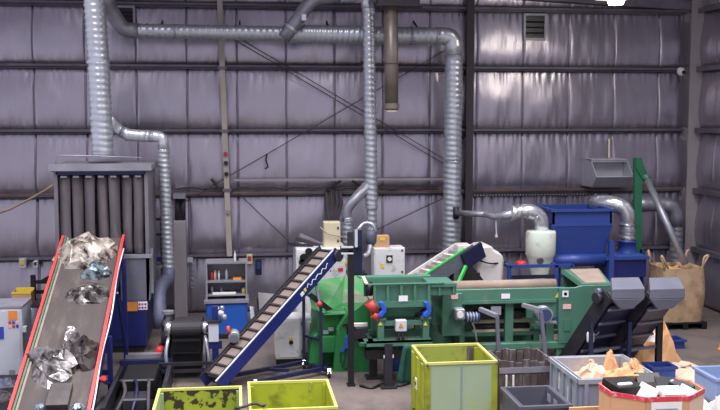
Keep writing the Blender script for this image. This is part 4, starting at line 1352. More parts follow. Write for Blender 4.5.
# table
tx0, tx1 = fx(366, yf - .1), fx(432, yf - .1)
B('table_beam', 'green', t, tx0, tx1, yf - .16, yf - .08, fz(345, yf - .1), zp0)
B('table_top', 'green', t, tx0 - .1, tx1, yf - .16, yf + .10, zp0 - .02, zp0)
B('table_beam', 'green', t, tx0 - .16, tx1, yb_ - .06, yb_ + .02, zp0 - .12, zp0)
for k in (0, .1):
    B('table_rail', 'green', t, tx0 - .1 + k * 1.4, tx0 - .02 + k * 1.4, yf - .14, yb_, zp0 - .06, zp0 + .0)
B('cover_strip', 'paper_white', t, fx(354), fx(370), yf + .25, yf + .32, fz(329), fz(326))
B('tool_box', 'dark_steel', t, fx(357), fx(369), yf + .1, yf + .4, fz(334), fz(329))
B('arm', 'dark_steel', t, fx(356), tx0 + .02, yf + .1, yf + .3, zp0 - .04, fz(334))
for px, yy in ((388, yf - .12), (373, yf + .45)):
    gx = A(px, 370, yy).x
    B('leg', 'dark_steel', t, gx - .06, gx + .06, yy - .06, yy + .06, .03, zp0 - .03)
    B('foot_plate', 'dark_steel', t, gx - .12, gx + .12, yy - .12, yy + .12, 0, .03)
for px in (426,):
    gx = A(px, 370, yf + .5).x
    B('leg', 'dark_steel', t, gx - .05, gx + .05, yf + .45, yf + .55, 0, zp0 - .03)
B('underbeam', 'black', t, tx0, tx1, yf - .1, yf + .1, zp0 - .28, zp0 - .14)
sub('white plate', B('rating_plate', 'sticker', t, A(384, 356, yf - .2).x, A(394, 356, yf - .2).x, yf - .17, yf - .16, A(390, 358, yf - .17).z, A(390, 355, yf - .17).z))
# green cloth over the tall bin's side
rg = []
for j in range(11):
    v = j / 10
    y_ = 345 + v * 37
    wdt = .05 + .055 * v
    c_ = A(407.5 - 2.5 * v, y_, 13.15)
    rg.append([c_ + V(wdt * (math.cos(k / 14 * 6.283) + .2 * math.sin(k * 2.4)), (.06 + .04 * math.sin(k * 2.2)) * math.sin(k / 14 * 6.283), 0) for k in range(14)])
tag(MB().rings(rg).build('work_cloth', 'green_cloth', smooth=True), 'dark green work jacket hanging on the side of the tall lime bin', 'jacket')
t = thing('blue_drum', 'small blue plastic drum on the floor under the feeder table', 'drum', ground(399, 372))
g = ground(399, 374)
MB().lathe((g.x, g.y + .3, 0), [(.14, 0), (.15, .02), (.15, .36), (.13, .42)], 16).build('body', 'blue_crate', t, smooth=True)
MB().lathe((g.x, g.y + .3, .42), [(.13, 0), (.145, .01), (.145, .04)], 16).build('lid', 'blue_crate', t)
tag(MB().tube(arc([ground(360, 387) + V(0, 0, .02), ground(372, 390) + V(0, 0, .02), ground(384, 384) + V(0, 0, .02), ground(400, 388) + V(0, 0, .02), ground(412, 383) + V(0, 0, .02)], 5), .02, 6).build('floor_cable', 'black', smooth=True),
    'black cable lying on the floor around the feeder legs', 'cable')

# ================================================================ DRUM SEPARATOR
t = thing('drum_separator', 'long green belt separator with dusty drum and boxed hood', 'separator', (4.6, 15.6, 0))
yf = 15.0
zt, zm = fz(291, yf), fz(304.5, yf)
X = lambda px, y=yf: A(px, 300, y).x
Zp = lambda py, y=yf: A(500, py, y).z
yb_ = yf + 1.35
B('front_panel', 'green', t, X(443), X(565), yf, yf + .05, zm, zt, bevel=.01)
B('panel_flange', 'green', t, X(452), X(556), yf - .03, yf, zm - .02, zm + .03)
B('rear_panel', 'green', t, X(443), X(565), yb_ - .05, yb_, .05, zt - .12)
B('end_panel', 'green', t, X(441.5), X(461.5), yf - .05, yf + .3, Zp(334), zt - .05, bevel=.01)
B('end_block', 'green', t, X(434), X(443), yf + .1, yb_ - .1, Zp(325), zt - .06)
B('deck', 'dust', t, X(452), X(563), yf + .05, yb_ - .05, zt - .16, zt - .10)
MB().cyl((X(456), yf + .30, zt + .0), (X(561), yf + .30, zt + .0), .09, 18).build('drum', 'dust', t, smooth=True)
B('rear_guide', 'dust', t, X(450), X(560), yf + .42, yf + .46, zt - .12, zt + .03)
# openings with inner belts
for py, m_ in ((316, 'dark_steel'), (325, 'cream'), (331, 'dark_steel'), (336, 'cream')):
    MB().cyl((X(478), yf + .35, Zp(py)), (X(536), yf + .35, Zp(py)), .045, 12).build('roller', m_, t, smooth=True)
for px0, px1 in ((461, 466), (507, 515), (548, 556)):
    B('stanchion', 'green', t, X(px0), X(px1), yf + .08, yf + .16, Zp(345), zm)
B('side_plate', 'green', t, X(527), X(560), yf + .02, yf + .08, Zp(319), zm)
B('belt_skirt', 'black', t, X(480), X(526), yf + .2, yf + .24, Zp(322), Zp(314))
B('lower_beam', 'green', t, X(470), X(585), yf - .04, yf + .1, Zp(350), Zp(343), bevel=.01)
B('lower_beam', 'green', t, X(462), X(585), yf + .3, yf + .4, Zp(340), Zp(336))
B('lower_beam', 'green', t, X(462), X(585), yb_ - .1, yb_, Zp(350), Zp(343))
for px in (475, 560, 590):
    for yy in (yf + .02, yb_ - .1):
        B('leg', 'green', t, X(px) - .05, X(px) + .05, yy - .03, yy + .07, 0, Zp(345))
# hood
hx1 = X(610)
yk = yf + .95
zf_, zh = A(595, 284.5, yf).z, A(580, 270, yk).z
hl, hm = X(582), X(574)
zlo = Zp(345)
MB().prism([(hl, yf - .05, zf_), (hx1, yf - .05, zf_), (hx1 + .02, yf - .05, zlo), (X(558), yf - .05, zlo), (X(558), yf - .05, zt - .0), (hm, yf - .05, zt)], (0, .05, 0)).build('hood_front', 'green', t, bevel=.008)
xbl, xbr = A(563, 270, yk).x, A(599, 270, yk).x
MB().plate([(hl, yf - .03, zf_), (hx1, yf - .03, zf_), (xbr, yk, zh), (xbl, yk, zh)], .03).build('hood_top', 'green', t)
sub('dusty top', MB().plate([(hl + .06, yf + .03, zf_ + .022), (hx1 - .05, yf + .03, zf_ + .022), (xbr - .03, yk - .03, zh + .02), (xbl + .1, yk - .03, zh + .02)], .012).build('dust_layer', 'dust', t))
MB().plate([(hl - .005, yf - .04, zf_), (xbl - .005, yk, zh), (xbl - .02, yk, zh - .05), (hl - .02, yf - .04, zf_ - .05)], .03).build('mouth_rim', 'green', t)
B('hood_back', 'green', t, xbl, xbr, yk, yk + .04, zlo, zh)
MB().plate([(hx1, yf, zf_), (xbr, yk, zh), (xbr, yk, zlo), (hx1, yf, zlo)], .03).build('hood_side', 'green', t)
# plates and signs
def sign(px0, px1, py0, py1, m_, nm='sign', y=None):
    y = yf if y is None else y
    a, b = A(px0, py0, y - .01), A(px1, py1, y - .01)
    return B(nm, m_, t, a.x, b.x, y - .012, y + .002, b.z, a.z)
sign(501.5, 510, 294, 298.5, 'sticker', 'name_plate')
sign(562.5, 568.5, 291, 297, 'sticker', y=yf - .055)
sign(564, 567, 292.5, 295.5, 'red', 'pictogram', y=yf - .055)
sign(563, 571, 304.5, 309, 'sticker_pink', y=yf - .05)
sign(451, 458, 294.5, 299, 'sticker_pink', y=yf - .05)
MB().prism([A(555.5, 297.5, yf - .01), A(562, 297.5, yf - .01), A(558.8, 291.5, yf - .01)], (0, .012, 0)).build('warning_sign', 'yellow', t)
sign(491, 501, 306.5, 315, 'steel_grey', 'junction_box')
sign(564, 570, 319, 331, 'green', 'hatch', y=yf - .05)
# motors
a, b = A(455, 309, yf - .2), A(465, 320, yf - .2)
B('gearbox', 'motor_grey', t, a.x, b.x, yf - .22, yf - .04, b.z, a.z, bevel=.02)
c_ = A(460, 314.5, yf - .22)
MB().cyl(c_, c_ - V(0, .03, 0), .055, 14).build('gear_cover', 'white_plastic', t, smooth=True)
MB().cyl(A(465, 317, yf - .13), A(479, 317.5, yf - .13), .075, 16).build('motor', 'motor_blue', t, smooth=True)
for k in range(4):
    c_ = A(467 + k * 3, 317.1, yf - .13)
    MB().tube([c_ - V(.008, 0, 0), c_ + V(.008, 0, 0)], .085, 16).build('cooling_fin', 'motor_grey', t)
MB().tube(arc([A(472, 322, yf - .13), A(475, 330, yf - .12), A(477, 343, yf - .1)], 4), .018, 6).build('cable', 'steel_grey', t, smooth=True)
c_ = A(545.5, 315, yf - .2)
MB().cyl(c_ + V(0, .35, 0), c_, .13, 18).build('motor', 'motor_grey', t, smooth=True)
MB().cyl(c_, c_ - V(0, .02, 0), .10, 18).build('motor_cap', 'motor_blue', t, smooth=True)
MB().bar(A(536, 322, yf - .1), A(556, 322, yf - .1), .06, .03).build('motor_base', 'motor_grey', t)
# adjuster arms on posts
for a, b, c, d in (((480, 309), (497, 316), (497, 316), (499.5, 372)), ((523, 305), (541, 310), (541, 312), (547, 372))):
    p, q = A(a[0], a[1], yf - .05), A(b[0], b[1], yf - .35)
    MB().bar(p, q, .07, .06).build('adjuster_arm', 'steel_grey', t)
    r_ = A(d[0], d[1], yf - .35)
    MB().bar(A(c[0], c[1], yf - .35), V(r_.x, yf - .35, 0), .055, .055).build('support_post', 'housing_grey', t)

# ================================================================ SMALL GREEN INCLINE BEHIND
t = thing('incline_conveyor', 'small incline chain conveyor with green edge strips behind the separator', 'conveyor', (3.8, 17.2, 0))
y_ = 17.0
P0_, P1_ = A(405, 286, y_ - .3), A(463, 248, y_ + .3)
fu = (P1_ - P0_).normalized(); fw = V(fu.y, -fu.x, 0).normalized()
fs = frame(P0_, fu, fw); Ls = (P1_ - P0_).length
MB().fbox(fs, -.6, Ls, -.16, .16, -.03, 0).build('belt', 'dust', t)
for i in range(14):
    a = -.5 + (Ls + .45) * i / 13
    MB().fbox(fs, a - .02, a + .02, -.15, .15, 0, .05).build('cleat', 'white_paint' if i % 2 else 'galv', t)
MB().fbox(fs, -.6, Ls, -.21, -.17, -.12, .07).build('side_plate', 'pale_tank', t)
MB().fbox(fs, -.6, Ls + .1, .17, .20, -.22, .05).build('side_plate', 'housing_grey', t)
MB().fbox(fs, -.6, Ls - .1, .165, .21, .05, .075).build('edge_strip', 'signal_green', t)
MB().cyl(fs(Ls, -.18, -.08), fs(Ls, .2, -.08), .11, 14).build('head_roller', 'navy_dark', t, smooth=True)
B('head_cover', 'pale_tank', t, A(456, 246, 17.3).x, A(470, 246, 17.3).x, 17.15, 17.5, A(460, 252, 17.3).z, A(460, 244, 17.3).z, bevel=.02)
MB().fbox(fs, Ls - .25, Ls + .25, .20, .26, -.28, .02).build('drive_cover', 'navy_dark', t)
MB().bar(A(457, 286, 16.7), A(466, 266, 16.9), .05).build('guard_strip', 'signal_green', t)
for dx in (0, .5):
    B('leg', 'dark_steel', t, fs(Ls - .3 - dx, 0, 0).x - .04, fs(Ls - .3 - dx, 0, 0).x + .04, fs(Ls - .3 - dx, 0, 0).y - .04, fs(Ls - .3 - dx, 0, 0).y + .04, 0, fs(Ls - .3 - dx, 0, -.1).z)
MB().plate([A(457, 281, 16.95), A(470, 264, 17.1), A(486, 284, 17.1), A(470, 290, 17.0)], .05).build('chute', 'black', t)

t = thing('collection_tank', 'pale off-white plastic hopper tank beside the small incline conveyor', 'tank', (5.0, 17.4, 0))
pts = [(475, 250), (478, 246), (491, 245), (495, 250), (501, 253), (504.5, 259), (502, 292), (486, 292), (475, 275)]
MB().prism([A(a, b, 17.3) for a, b in pts], (0, .55, 0)).build('tank', 'pale_tank', t, bevel=.05)
MB().box(A(487, 285, 17.4).x, A(500, 285, 17.4).x, 17.4, 17.75, 0, A(490, 288, 17.4).z).build('stand', 'dark_steel', t)
MB().tube(arc([A(468, 252, 17.1), A(478, 260, 17.2), A(490, 264, 17.22), A(506, 262, 17.4)], 5), .015, 6).build('cable', 'black', t, smooth=True)
B('bolt', 'black', t, A(478, 273, 17.3).x - .02, A(478, 273, 17.3).x + .03, 17.28, 17.3, A(478, 274, 17.3).z - .02, A(478, 274, 17.3).z + .03)

# ================================================================ CYCLONE AND BLUE HOPPER
t = thing('pipe_run', 'thin grey pipe reducing into a bright elbow over the cyclone', 'pipe', A(541, 232, 18.0))
MB().cyl(A(457, 213, 19.3), A(487, 214.5, 18.6), .06, 12).build('pipe', 'galv_dull', t, smooth=True)
MB().tube([A(456, 207, 19.33), A(456, 219, 19.33)], .06, 10).build('tee', 'dark_steel', t, smooth=True)
MB().tube([A(485, 214.5, 18.62), A(495, 217, 18.4), A(502, 216, 18.25), A(514, 213.5, 18.0)], [.06, .06, .075, .085], 12).build('reducer', 'galv', t, smooth=True)
band(A(513, 213.5, 18.0), (1, 0, 0), .15, .06).build('flange', 'galv_bright', t)
MB().tube(arc([A(513, 213, 18.0), A(531, 211, 18.0), A(541, 217, 18.0), A(542, 233, 18.0)], 5), [.13] + [.145] * 12 + [.13], 16).build('elbow', 'galv_bright', t, smooth=True)
for px in (520, 526):
    band(A(px, 212.5, 18.0), (1, 0, 0), .155, .03).build('coupling', 'galv_dull', t)
MB().cyl(A(496, 220, 18.4), A(496.5, 236, 18.4), .015, 6).build('hanging_strap', 'white_plastic', t)
band(A(496.5, 236, 18.4), (0, 0, 1), .03, .05, 8).build('strap_weight', 'white_plastic', t)

t = thing('cyclone', 'off-white cyclone separator vessel on a blue frame', 'cyclone', (5.87, 18.0, 0))
zc = lambda py: A(541, py, 18.0).z
MB().lathe((5.87, 18.0, 0), [(.20, zc(283)), (.15, zc(278)), (.27, zc(256)), (.29, zc(254)), (.29, zc(232)), (.27, zc(230.5)), (.14, zc(230))], 24).build('vessel', 'cyclone', t, smooth=True)
c_ = A(540.5, 261, 17.73)
MB().cyl(c_ + V(0, .06, .02), c_, .065, 12).build('sight_glass', 'pipe_brown', t)
B('outlet', 'dark_steel', t, 5.75, 5.99, 17.9, 18.1, .3, zc(282))
B('stand', 'navy', t, 5.6, 6.14, 17.8, 18.2, 0, .3)

t = thing('support_frame', 'blue tubular frame around the cyclone foot', 'frame', (5.9, 17.7, 0))
yq = 17.6
p, q = A(509, 266, yq), A(556, 266, yq)
qq = A(572, 266, yq)
B('top_rail', 'hopper_blue', t, p.x, qq.x, yq - .03, yq + .03, p.z - .04, p.z + .02)
B('mid_rail', 'navy_dark', t, p.x, qq.x, yq - .02, yq + .02, A(509, 277, yq).z - .04, A(509, 277, yq).z + .03)
for xx in (p.x, q.x, qq.x):
    B('post', 'hopper_blue', t, xx - .03, xx + .04, yq - .03, yq + .03, 0, p.z)
for xx in (p.x, q.x):
    B('side_rail', 'hopper_blue', t, xx - .03, xx + .03, yq, 18.4, p.z - .04, p.z + .02)
    B('post', 'hopper_blue', t, xx - .03, xx + .03, 18.34, 18.4, 0, p.z)
c_ = A(521, 263, 17.75)
o = MB().lathe(c_ - V(0, 0, .055), [(.08, 0), (.11, .02), (.11, .07), (.06, .1)], 12).build('red_can', 'red', smooth=True)
tag(o, 'red lidded can resting on the blue frame beside the cyclone', 'can')

t = thing('blue_hopper', 'large blue steel hopper tapering down to a screw trough', 'hopper', (6.65, 18.5, 0))
def hop(px0, px1, py, Y):
    return A(px0, py, Y).x, A(px1, py, Y).x
yf_, yb_ = 17.95, 18.95
zt, zband, zlow = A(580, 209.5, yf_).z, A(580, 225, yf_).z, A(580, 257, yf_).z
xl, xr = A(553, 215, yf_).x, A(612, 215, yf_).x
xl0 = A(545, 207, yb_).x
th = .04
# upper box: four walls, open top
B('front_wall', 'hopper_blue', t, xl, xr, yf_, yf_ + th, zband, zt)
B('rear_wall', 'hopper_blue', t, xl, xr, yb_ - th, yb_, zband, zt)
B('side_wall', 'hopper_blue', t, xl, xl + th, yf_, yb_, zband, zt)
B('side_wall', 'hopper_blue', t, xr - th, xr, yf_, yb_, zband, zt)
for (a, b, c, d) in ((xl - .05, xr + .05, yf_ - .05, yf_ + .02), (xl - .05, xr + .05, yb_ - .02, yb_ + .05), (xl - .05, xl + .02, yf_, yb_), (xr - .02, xr + .05, yf_, yb_)):
    B('rim', 'hopper_blue', t, a, b, c, d, zt - .04, zt + .01)
bx0, bx1 = A(555, 257, yf_).x, A(605, 257, yf_).x
by0, by1 = yf_ + .12, yb_ - .12
T_ = [V(xl, yf_, zband), V(xr, yf_, zband), V(xr, yb_, zband), V(xl, yb_, zband)]
L_ = [V(bx0, by0, zlow), V(bx1, by0, zlow), V(bx1, by1, zlow), V(bx0, by1, zlow)]
for i in range(4):
    j = (i + 1) % 4
    MB().plate([T_[i], T_[j], L_[j], L_[i]], .03).build('taper_wall', 'hopper_blue', t)
B('seam_rail', 'hopper_blue', t, xl - .02, xr + .02, yf_ - .02, yf_, zband - .02, zband + .02)
# trough
B('trough', 'hopper_blue', t, bx0 - .1, A(645, 262, yf_).x, by0 - .1, by1, A(600, 266, yf_).z, zlow + .02, bevel=.03)
MB().cyl((bx0 - .1, by0 - .06, zlow - .07), (A(606, 262, yf_).x, by0 - .06, zlow - .07), .12, 16).build('screw_casing', 'hopper_blue', t, smooth=True)
B('trough_box', 'navy', t, A(606, 262, yf_).x, A(645, 262, yf_).x, by0 - .2, by0 + .5, A(620, 277, yf_).z, A(620, 258, yf_).z, bevel=.01)
B('trough_flange', 'hopper_blue', t, A(604, 262, yf_).x, A(647, 262, yf_).x, by0 - .24, by0 + .54, A(620, 259, yf_).z, A(620, 256, yf_).z)
for px in (611,):
    xx = A(px, 260, yf_ - .1).x
    B('leg', 'hopper_blue', t, xx - .05, xx + .05, yf_ - .14, yf_ - .04, 0, A(px, 240, yf_).z)
for px in (557, 611, 640):
    xx = A(px, 260, yb_).x
    B('leg', 'hopper_blue', t, xx - .05, xx + .05, yb_ - .1, yb_, 0, zlow)
t = thing('fan_base', 'blue round fan base under the bright elbow duct', 'fan', A(627, 258, 18.4))
zz = A(627, 257, 18.4).z
MB().lathe((A(627, 250, 18.4).x, 18.4, zz), [(.24, -.02), (.24, .04), (.19, .08), (.17, .30), (.2, .31), (.2, .34)], 20).build('cone', 'hopper_blue', t, smooth=True)
for k in range(8):
    th_ = k * math.pi / 4
    c_ = V(A(627, 250, 18.4).x + .22 * math.cos(th_), 18.4 + .22 * math.sin(th_), zz + .04)
    MB().cyl(c_, c_ + V(0, 0, .03), .015, 6).build('bolt', 'steel_grey', t)

# ================================================================ BIG BAG ON PALLET
t = thing('pallet', 'dark plastic pallet under the big woven bag', 'pallet', (8.5, 17.9, 0))
p, q = A(664, 327, 17.45), A(707, 327, 17.45)
x0, x1 = p.x, q.x
for k in range(5):
    B('deck_board', 'black', t, x0, x1, 17.45 + k * .2, 17.45 + k * .2 + .16, .11, .14)
for k in range(3):
    xx = x0 + (x1 - x0 - .1) * k / 2
    B('runner', 'black', t, xx, xx + .1, 17.45, 18.41, 0, .11)
t = thing('big_bag', 'tan woven bulk bag with loop handles standing in the corner', 'bag', (8.5, 17.9, .14))
zt = A(682, 268, 17.6).z
cx, cy = (x0 + x1) / 2, 17.93
rg = []
for j in range(15):
    v = j / 14
    z = .14 + (zt - .14) * v
    ring = []
    for k in range(40):
        th_ = 2 * math.pi * k / 40
        cs, sn = math.cos(th_), math.sin(th_)
        e = (abs(cs) ** 6 + abs(sn) ** 6) ** (-1 / 6)
        r_ = .43 * e * (1 + .05 * math.sin(v * math.pi) - .02 * v)
        r_ *= 1 + .045 * noise.noise(Vector((cs * 2.5, sn * 2.5, v * 2.2))) + .025 * math.sin(th_ * 9 + 3 * v)
        ring.append(V(cx + r_ * cs, cy + r_ * sn, z))
    rg.append(ring)
body = MB().rings(rg, cap=False)
body.rings([rg[-1], [V(cx + (p_.x - cx) * .93, cy + (p_.y - cy) * .93, zt - .02) for p_ in rg[-1]], [V(cx + (p_.x - cx) * .9, cy + (p_.y - cy) * .9, zt - .12) for p_ in rg[-1]]], cap=False)
body.build('bag_body', 'bag_fabric', t, smooth=True)
crumple('fill', '', 'brown_paper', frame((cx, cy, zt - .13), (1, 0, 0), (0, 1, 0)), 0, 0, .36, .36, .12, 41, parent=t)
for (sx, sy, lean) in ((-1, -1, (-.12, -.02)), (1, -1, (.14, .0)), (-1, 1, (-.02, .1)), (1, 1, (.12, .06))):
    bx, by = cx + sx * .36, cy + sy * .36
    MB().tube(arc([V(bx - sx * .0, by, zt - .1), V(bx + lean[0] * .6 - .05, by, zt + .22), V(bx + lean[0], by + lean[1], zt + .26), V(bx + lean[0] * .5 - sx * .1, by + lean[1], zt - .04)], 4), .022, 6).build('loop_handle', 'bag_handle', t, smooth=True)

# ================================================================ TWIN DISCHARGE CONVEYORS
def discharge(label, pxL, pxR, tail_px):
    t = thing('discharge_conveyor', label, 'conveyor', A((pxL + pxR) / 2, 372, Z=0), 'twin discharge conveyors')
    yh_ = 13.85
    xL, xR = A(pxL, 290, yh_).x, A(pxR, 290, yh_).x
    z0, z1, z2 = A(pxL, 310, yh_).z, A(pxL, 289, yh_).z, A(pxL, 277.5, yh_ + .36).z
    kL, kR = A(pxL - 1, 278, yh_ + .36).x, A(pxR - 6, 278, yh_ + .36).x
    xm = (xL + xR) / 2
    # hood: light sloped top, upright front, tapered chin
    MB().hexa([(xL, yh_, z1 - .16), (xR, yh_, z1 - .16), (kR + .03, yh_ + .42, z1 - .16), (kL, yh_ + .42, z1 - .16),
               (xL, yh_, z1), (xR, yh_, z1), (kR, yh_ + .36, z2), (kL, yh_ + .36, z2)]).build('hood', 'housing_grey', t, bevel=.01)
    MB().hexa([(xL + .16, yh_ + .05, z0), (xR - .16, yh_ + .05, z0), (xR - .1, yh_ + .4, z0), (xL + .14, yh_ + .4, z0),
               (xL, yh_, z1 - .16), (xR, yh_, z1 - .16), (kR + .03, yh_ + .42, z1 - .16), (kL, yh_ + .42, z1 - .16)]).build('chin', 'housing_grey', t, bevel=.01)
    head = V(xm - .04, yh_ + .28, z1 - .10)
    tail = V(head.x - .36, 15.02, .14)
    d = (head - tail)
    w = V(-d.y, d.x, 0).normalized() * -1.0
    if w.x < 0:
        w = -w
    f = frame(tail, d, w)
    L = d.length
    hw = .27
    MB().fbox(f, -.1, L, -hw, hw, -.02, 0).build('belt', 'black_rubber', t)
    MB().fbox(f, -.1, L - .1, -hw + .02, hw - .02, -.20, -.17).build('underside_panel', 'navy_dark', t)
    for s in (-1, 1):
        MB().fbox(f, -.15, L + .02, s * hw - .025, s * hw + .025, -.16, .09).build('side_plate', 'dark_steel' if s < 0 else 'navy_dark', t)
    for k in range(5):
        a = L * (k + .5) / 5
        MB().fbox(f, a - .02, a + .02, -hw, hw, -.225, -.195).build('rib', 'housing_grey', t)
    for k in range(8):
        a = L * (k + .5) / 8
        MB().fbox(f, a - .015, a + .015, -hw, hw, 0, .05).build('cleat', 'black', t)
    MB().cyl(f(L - .05, -hw, -.05), f(L - .05, hw, -.05), .1, 14).build('head_roller', 'dark_steel', t, smooth=True)
    c = f(L - .12, -hw - .02, .03)
    MB().cyl(c, c - w * .10, .085, 12).build('drive_motor', 'dark_steel', t, smooth=True)
    MB().cyl(c + V(0, 0, .1), c + V(0, 0, .1) - w * .08, .05, 10).build('bearing', 'housing_grey', t, smooth=True)
    MB().cyl(f(-.1, -hw, -.09), f(-.1, hw, -.09), .09, 12).build('tail_roller', 'dark_steel', t, smooth=True)
    for s in (-1, 1):
        q = f(L * .66, s * (hw + .05), -.1)
        MB().bar((q.x, q.y, 0), (q.x, q.y, q.z), .06).build('leg', 'navy_dark', t)
        MB().bar((q.x, q.y, 0), (q.x, q.y, .02), .12).build('foot', 'navy_dark', t)
    a, b = f(L * .66, -(hw + .05), -.1), f(L * .66, hw + .05, -.1)
    MB().bar((a.x, a.y, .45), (b.x, b.y, .45), .04).build('crossbar', 'housing_grey', t)
    return t, f, L
t1, f1, L1 = discharge('incline discharge conveyor with grey hood next to the green separator', 612, 645, 578)
c_ = A(590.5, 336, 14.3)
MB().lathe(c_ - V(0, 0, .1), [(.05, 0), (.06, .02), (.06, .14), (.05, .16)], 12).build('sensor_pot', 'white_plastic', t1, smooth=True)
MB().tube(arc([A(589, 322, 14.35), A(598, 325, 14.3), A(599, 334, 14.3), A(592, 336, 14.3)], 4), .015, 6).build('cable', 'housing_grey', t1, smooth=True)
t2, f2, L2 = discharge('incline discharge conveyor with grey hood nearest the big bag', 650, 685, 618)
p = A(660, 300, 14.45)
MB().bar((p.x, 14.45, 0), (p.x, 14.45, A(660, 305, 14.45).z), .09, .09).build('front_post', 'black', t2)

# ================================================================ BINS
def bin_(name, label, x0, x1, y0, y1, h, side, front, inner, rim, corrug=0, legs=True, group=None):
    t = thing(name, label, 'bin', ((x0 + x1) / 2, (y0 + y1) / 2, 0), group)
    z0 = .10 if legs else 0
    th = .02
    B('front_wall', front, t, x0, x1, y0, y0 + th, z0, h - .002, bevel=.004)
    B('rear_wall', inner, t, x0, x1, y1 - th, y1, z0, h, bevel=.006)
    B('side_wall', side, t, x0, x0 + th, y0 + th, y1 - th, z0, h)
    B('side_wall', side, t, x1 - th, x1, y0 + th, y1 - th, z0, h)
    B('bin_floor', inner, t, x0 + th, x1 - th, y0 + th, y1 - th, z0, z0 + .02)
    r = .012
    e = .003
    B('rim', rim, t, x0 - r, x1 + r, y0 - r, y0 + th + e, h - .028, h + .004)
    B('rim', rim, t, x0 - r, x1 + r, y1 - th - e, y1 + r, h - .028, h + .004)
    B('rim', rim, t, x0 - r, x0 + th + e, y0 + th + e, y1 - th - e, h - .028, h + .004)
    B('rim', rim, t, x1 - th - e, x1 + r, y0 + th + e, y1 - th - e, h - .028, h + .004)
    for k in range(corrug):
        yy = y0 + (y1 - y0) * (k + .5) / corrug
        MB().prism([(x0, yy - .09, z0), (x0 - .035, yy - .05, z0), (x0 - .035, yy + .05, z0), (x0, yy + .09, z0)], (0, 0, h - z0 - .05)).build('side_rib', side, t)
        MB().prism([(x1, yy - .09, z0), (x1 + .035, yy - .05, z0), (x1 + .035, yy + .05, z0), (x1, yy + .09, z0)], (0, 0, h - z0 - .05)).build('side_rib', side, t)
    for xx in (x0, x1 - .06):
        for yy in (y0, y1 - .06):
            B('corner_post', side, t, xx - .012 if xx == x0 else xx, xx + .06 if xx == x0 else xx + .072, yy - .012 if yy == y0 else yy, yy + .06 if yy == y0 else yy + .072, 0, h - .05)
    return t
t = bin_('steel_bin', 'tall square lime steel bin with faded pale front', 2.42, 3.36, 12.05, 13.05, .93, 'lime', 'lime_faded', 'lime_inner', 'lime_rim', corrug=3)
B('front_bead', 'steel_grey', t, 2.885, 2.90, 12.04, 12.05, .1, .88)
sub('rusty patch in the corner', B('rust_patch', 'rib_wood', t, 3.20, 3.33, 13.02, 13.03, .45, .88))
c_ = V(2.385, 12.55, .55)
sub('small black and white emblem', B('emblem', 'sticker', t, 2.376, 2.386, 12.50, 12.60, .45, .60))
MB().cyl((2.377, 12.55, .525), (2.372, 12.55, .525), .03, 10).build('emblem_disc', 'black', t)
MB().cyl((2.43, 12.02, .905), (2.43, 11.99, .905), .02, 8).build('rim_bolt', 'rib_wood', t)
MB().cyl((3.35, 12.02, .905), (3.35, 11.99, .905), .02, 8).build('rim_bolt', 'rib_wood', t)
t = bin_('steel_bin', 'low lime steel bin, clean inside, next to the rusty one', .13, 1.19, 11.45, 12.70, .58, 'lime', 'lime', 'lime', 'lime_rim')
MB().bar((.95, 12.67, .44), (.97, 12.67, .55), .03).build('scratch_bar', 'lime_inner', t)
t = bin_('steel_bin', 'low lime steel bin with dark flaking rust along inside wall', -1.03, .03, 11.35, 12.52, .58, 'lime_faded', 'lime', 'lime_flaking', 'lime_rim')
tag(MB().tube(arc([V(-.05, 11.45, .60), V(.1, 11.5, .62), V(.2, 11.55, .64), V(.3, 11.5, .60), V(.32, 11.45, .64)], 4), .018, 6).build('pull_chain', 'dark_steel', smooth=True),
    'dark lifting hook lying over the rims of the two low lime bins', 'hook')

# dark ribbed crate
t = thing('ribbed_crate', 'dark weathered plank-sided crate between lime bin and pallet box', 'crate', (3.9, 13.0, 0))
x0, x1, y0, y1, h = A(500, 362, 12.75).x, A(553, 362, 12.75).x, 12.75, 13.45, A(525, 360, 12.75).z
for k in range(7):
    xx = x0 + (x1 - x0) * k / 7
    B('plank', 'rib_wood', t, xx + .008, xx + (x1 - x0) / 7 - .008, y0, y0 + .03, .05, h - .02 * (k % 3))
    B('plank', 'rib_wood', t, xx + .008, xx + (x1 - x0) / 7 - .008, y1 - .03, y1, .05, h - .02 * ((k + 1) % 3))
for k in range(4):
    yy = y0 + (y1 - y0) * k / 4
    for xx in (x0, x1 - .03):
        B('plank', 'rib_wood', t, xx, xx + .03, yy + .01, yy + (y1 - y0) / 4 - .01, .05, h - .01)
B('crate_floor', 'rib_wood', t, x0, x1, y0, y1, 0, .05)
B('binding_strip', 'steel_grey', t, x0 - .01, x1 + .01, y0 - .012, y0, h - .18, h - .10)
for px in (507, 514):
    c_ = A(px, 383, 12.7)
    B('white_strap', 'paper_white', t, c_.x - .012, c_.x + .012, 12.725, 12.752, c_.z - .1, c_.z + .1)

